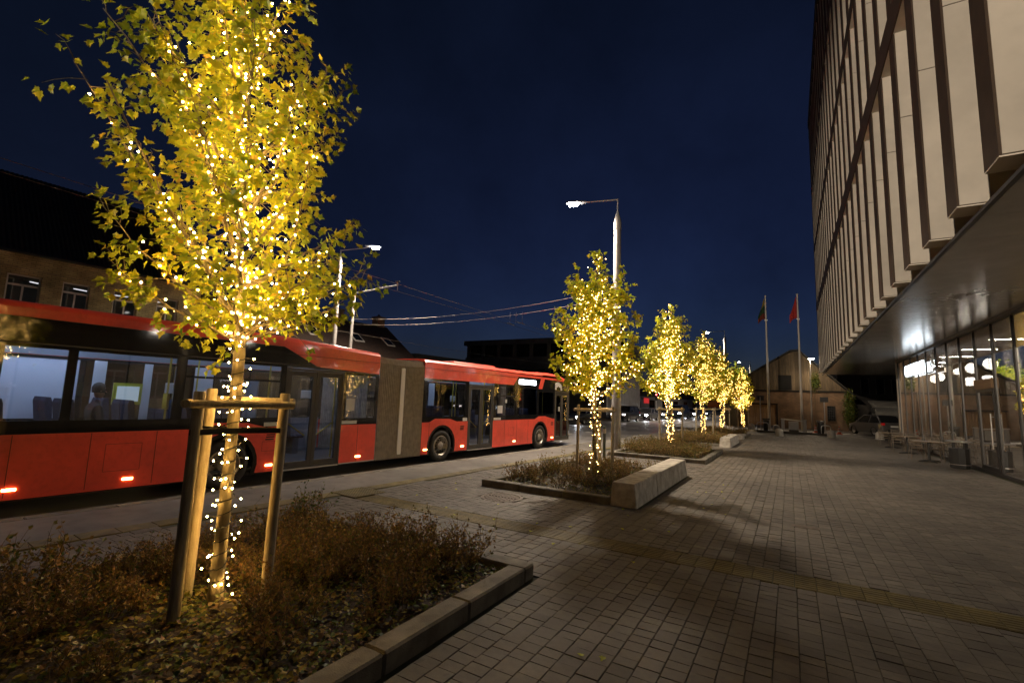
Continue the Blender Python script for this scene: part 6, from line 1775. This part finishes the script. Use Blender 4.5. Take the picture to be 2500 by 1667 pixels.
# ================================================================= CARS (local +y = forward)
M_cargl = mat('car_glass', (0.015, 0.016, 0.018), rough=0.05, spec=0.7)
M_head = emis('headlight_glow', (0.86, 0.92, 1.0), 70.0)
M_head_dim = emis('headlight_dim', (1.0, 0.86, 0.86), 6.0)
M_tail = mat('tail_lens', (0.35, 0.01, 0.01), rough=0.2, emit=(1, 0.02, 0.02), estr=0.05)
M_plate = mat('number_plate', (0.62, 0.6, 0.55), rough=0.5)
M_alloy = mat('alloy', (0.45, 0.43, 0.41), rough=0.35, metal=0.7)
M_trim = mat('black_trim', (0.02, 0.02, 0.02), rough=0.6)
def car(loc, rotz, label, col, kind='sedan', lights='on', cat='car', name='parked_car', group=None):
    P = {'sedan': dict(L=4.5, W=1.8, belt=0.95, roof=1.44, hood=0.86, boot=0.98, cab=(-1.75, 1.05), top=(-1.05, 0.25)),
         'hatch': dict(L=4.1, W=1.75, belt=0.96, roof=1.48, hood=0.90, boot=1.0, cab=(-1.95, 1.0), top=(-1.5, 0.25)),
         'suv': dict(L=4.5, W=1.85, belt=1.08, roof=1.68, hood=1.02, boot=1.1, cab=(-2.12, 1.05), top=(-1.7, 0.35)),
         'cross': dict(L=4.25, W=1.78, belt=1.02, roof=1.58, hood=0.98, boot=1.08, cab=(-1.98, 1.0), top=(-1.35, 0.2)),
         'van': dict(L=4.8, W=1.9, belt=1.15, roof=1.95, hood=1.05, boot=1.15, cab=(-2.3, 1.55), top=(-2.15, 0.75))}[kind]
    L, W_, belt, roof_ = P['L'], P['W'], P['belt'], P['roof']
    paint = mat('paint_' + '_'.join('%03d' % int(c * 1000) for c in col), col, rough=0.3, coat=0.6)
    t = thing(name, label, cat, loc, rotz, group)
    h = L / 2; wb_ = L * 0.295; wr = 0.33 if kind != 'suv' else 0.36
    # body: cross sections lofted from tail to nose
    st = [(-h, 0.36, P['boot'] - 0.22, 0.78), (-h + 0.08, 0.26, P['boot'] - 0.04, 0.92), (-h + 0.4, 0.22, P['boot'], 0.99), (P['cab'][0] + 0.2, 0.2, belt, 1.0), (0, 0.2, belt, 1.0), (P['cab'][1] - 0.1, 0.2, belt - 0.02, 1.0), (h - 0.75, 0.22, P['hood'] - 0.02, 0.99), (h - 0.25, 0.24, P['hood'] - 0.12, 0.94), (h - 0.05, 0.28, P['hood'] - 0.26, 0.84), (h, 0.36, P['hood'] - 0.38, 0.72)]
    q = MB(); vs = []; n = 10
    for (y, z0, z1, k) in st:
        w = W_ / 2 * k
        for (fx, fz) in ((0.0, 1.0), (0.72, 1.0), (0.93, 0.93), (1.0, 0.72), (1.0, 0.35), (0.95, 0.06), (0.8, 0.0), (0.0, 0.0)):
            vs.append((w * fx, y, z0 + (z1 - z0) * fz))
    m_ = 8; fs = []
    for i in range(len(st) - 1):
        for k in range(m_ - 1):
            fs.append((i * m_ + k, i * m_ + k + 1, (i + 1) * m_ + k + 1, (i + 1) * m_ + k))
    fs.append(tuple(range(m_))); fs.append(tuple(range((len(st) - 1) * m_, len(st) * m_)))
    q.add(vs, fs); q.add([(-v[0], v[1], v[2]) for v in vs], fs)
    q.build('body', paint, t, smooth=35, fix=True)
    # cabin
    c0, c1 = P['cab']; r0, r1 = P['top']; wb2 = W_ / 2 * 0.93; wt = W_ / 2 * 0.72; zb_ = belt - 0.03
    q = MB(); q.add([(-wt, r0, roof_ - 0.05), (wt, r0, roof_ - 0.05), (wt, r1, roof_ - 0.05), (-wt, r1, roof_ - 0.05), (-wt * .8, r0 + .2, roof_), (wt * .8, r0 + .2, roof_), (wt * .8, r1 - .25, roof_), (-wt * .8, r1 - .25, roof_)],
                    [(0, 1, 5, 4), (1, 2, 6, 5), (2, 3, 7, 6), (3, 0, 4, 7), (4, 5, 6, 7)]); q.build('roof', paint, t, smooth=50, fix=True)
    zt = roof_ - 0.05
    BL, BR, FL, FR = (-wb2, c0, zb_), (wb2, c0, zb_), (-wb2, c1, zb_), (wb2, c1, zb_)
    TL, TR, UL, UR = (-wt, r0, zt), (wt, r0, zt), (-wt, r1, zt), (wt, r1, zt)
    for nme, f_ in (('rear_window', (BL, BR, TR, TL)), ('windscreen', (FR, FL, UL, UR)), ('side_window', (FL, BL, TL, UL)), ('side_window', (BR, FR, UR, TR))):
        q = MB(); q.add(list(f_), [(0, 1, 2, 3)]); q.build(nme, M_cargl, t)
    q = MB()
    for a, c in ((BL, TL), (BR, TR), (FL, UL), (FR, UR)):
        q.bar(a, c, 0.07, 0.07, (0, 1, 0))
    for sx in (-1, 1):
        ym = (c0 + c1) / 2 - 0.1
        q.bar((sx * wb2, ym, zb_), (sx * wt, (r0 + r1) / 2 - 0.05, zt), 0.06, 0.05, (0, 1, 0))
        q.bar((sx * wt, r0, zt), (sx * wt, r1, zt), 0.06, 0.06)
    q.build('pillar', paint, t)
    # wheels
    for sy in (-1, 1):
        for sx in (-1, 1):
            w = link('wheel', None, t, (sx * (W_ / 2 - 0.02), sy * wb_ + 0.05, wr))
            q = MB(); q.lathe([(wr * 0.66, -0.0 * sx), (wr * 0.93, 0.01 * sx), (wr, -0.03 * sx), (wr, -0.19 * sx), (wr * 0.6, -0.2 * sx)], 22, axis='x', cap=False); q.build('tyre', M_rubber, w, smooth=50)
            q = MB(); q.lathe([(wr * 0.68, -0.005 * sx), (wr * 0.6, -0.03 * sx), (wr * 0.2, -0.02 * sx), (0.001, -0.01 * sx)], 20, axis='x', cap=False); q.build('rim', M_alloy, w, smooth=40)
            q = MB(); po = [(wr * 1.14 * math.cos(rad(a)), wr * 1.14 * math.sin(rad(a))) for a in range(-10, 191, 20)]; pi_ = [(wr * 1.0 * math.cos(rad(a)), wr * 1.0 * math.sin(rad(a))) for a in range(190, -11, -20)]
            q.prism(po + pi_, -0.02 if sx > 0 else -0.035, 0.035 if sx > 0 else 0.02, 'x'); q.build('arch', M_trim, w)
    # lamps, plates, bumpers, mirrors
    for sx in (-1, 1):
        q = MB(); x = sx * W_ * 0.335; z = P['hood'] - 0.27
        q.cbox(x - 0.16, x + 0.16, h - 0.17, h - 0.015, z - 0.07, z + 0.07, 0.03); q.build('headlight', {'on': M_head, 'dim': M_head_dim, 'off': M_alloy}[lights], t)
        q = MB(); x = sx * W_ * 0.40; z = P['boot'] - 0.16
        q.cbox(x - 0.10, x + 0.10, -h - 0.005, -h + 0.2, z - 0.08, z + 0.10, 0.03); q.build('tail_light', M_tail, t)
        q = MB(); q.cbox(sx * (W_ / 2 + 0.09) - 0.09, sx * (W_ / 2 + 0.09) + 0.09, c1 - 0.55, c1 - 0.42, belt - 0.03, belt + 0.12, 0.03); q.build('mirror', paint, t)
    q = MB(); q.cbox(-W_ * 0.42, W_ * 0.42, h - 0.08, h + 0.05, 0.3, 0.5, 0.04); q.build('front_bumper', M_trim, t)
    q = MB(); q.cbox(-W_ * 0.44, W_ * 0.44, -h - 0.06, -h + 0.1, 0.3, 0.56, 0.04); q.build('rear_bumper', M_trim, t)
    q = MB(); q.box(-0.5, 0.5, h - 0.03, h + 0.02, P['hood'] - 0.36, P['hood'] - 0.24); q.build('grille', M_trim, t)
    q = MB(); q.box(-0.26, 0.26, h + 0.052, h + 0.06, 0.36, 0.47); q.build('number_plate', M_plate, t)
    q = MB(); q.box(-0.26, 0.26, -h - 0.022, -h - 0.008, P['boot'] - 0.36, P['boot'] - 0.25); q.build('number_plate', M_plate, t)
    return t
def oncoming(s, label, col, kind, lights='on', d=-8.7):
    L = {'sedan': 4.5, 'hatch': 4.1, 'suv': 4.5, 'van': 4.8}[kind]
    return car(S(s + L / 2, d, ROAD_Z), math.pi - TH, label, col, kind, lights, 'car', 'waiting_car', 'cars waiting in the far lane')
oncoming(19.6, 'dark saloon with headlights on, first of the queue beside the bus front', (0.02, 0.022, 0.03), 'sedan')
oncoming(30.2, 'tall black off road car just right of the big lamp post', (0.012, 0.013, 0.016), 'suv', 'dim')
oncoming(37.3, 'dark grey saloon with bright headlights behind the black off road car', (0.06, 0.06, 0.062), 'sedan')
oncoming(44.0, 'small grey car with headlights on seen behind the third tree', (0.09, 0.09, 0.095), 'hatch')
oncoming(51.0, 'dark blue van with bright headlights between the third and fourth trees', (0.02, 0.03, 0.07), 'van', d=-8.6)
oncoming(60.0, 'silver car with headlights on behind the fourth tree', (0.22, 0.22, 0.23), 'sedan')
oncoming(68.5, 'far dark car with headlights on, last of the queue', (0.03, 0.03, 0.035), 'hatch')
car((5.7, 46.3, 0), 0.42, 'grey off road car parked by the cafe corner, seen from behind', (0.075, 0.07, 0.066), 'cross', 'off', 'car', 'parked_car')
car(S(75, -4.5, ROAD_Z), -TH, 'distant car driving away with small red tail lights', (0.08, 0.02, 0.02), 'hatch', 'off', 'car', 'moving_car')
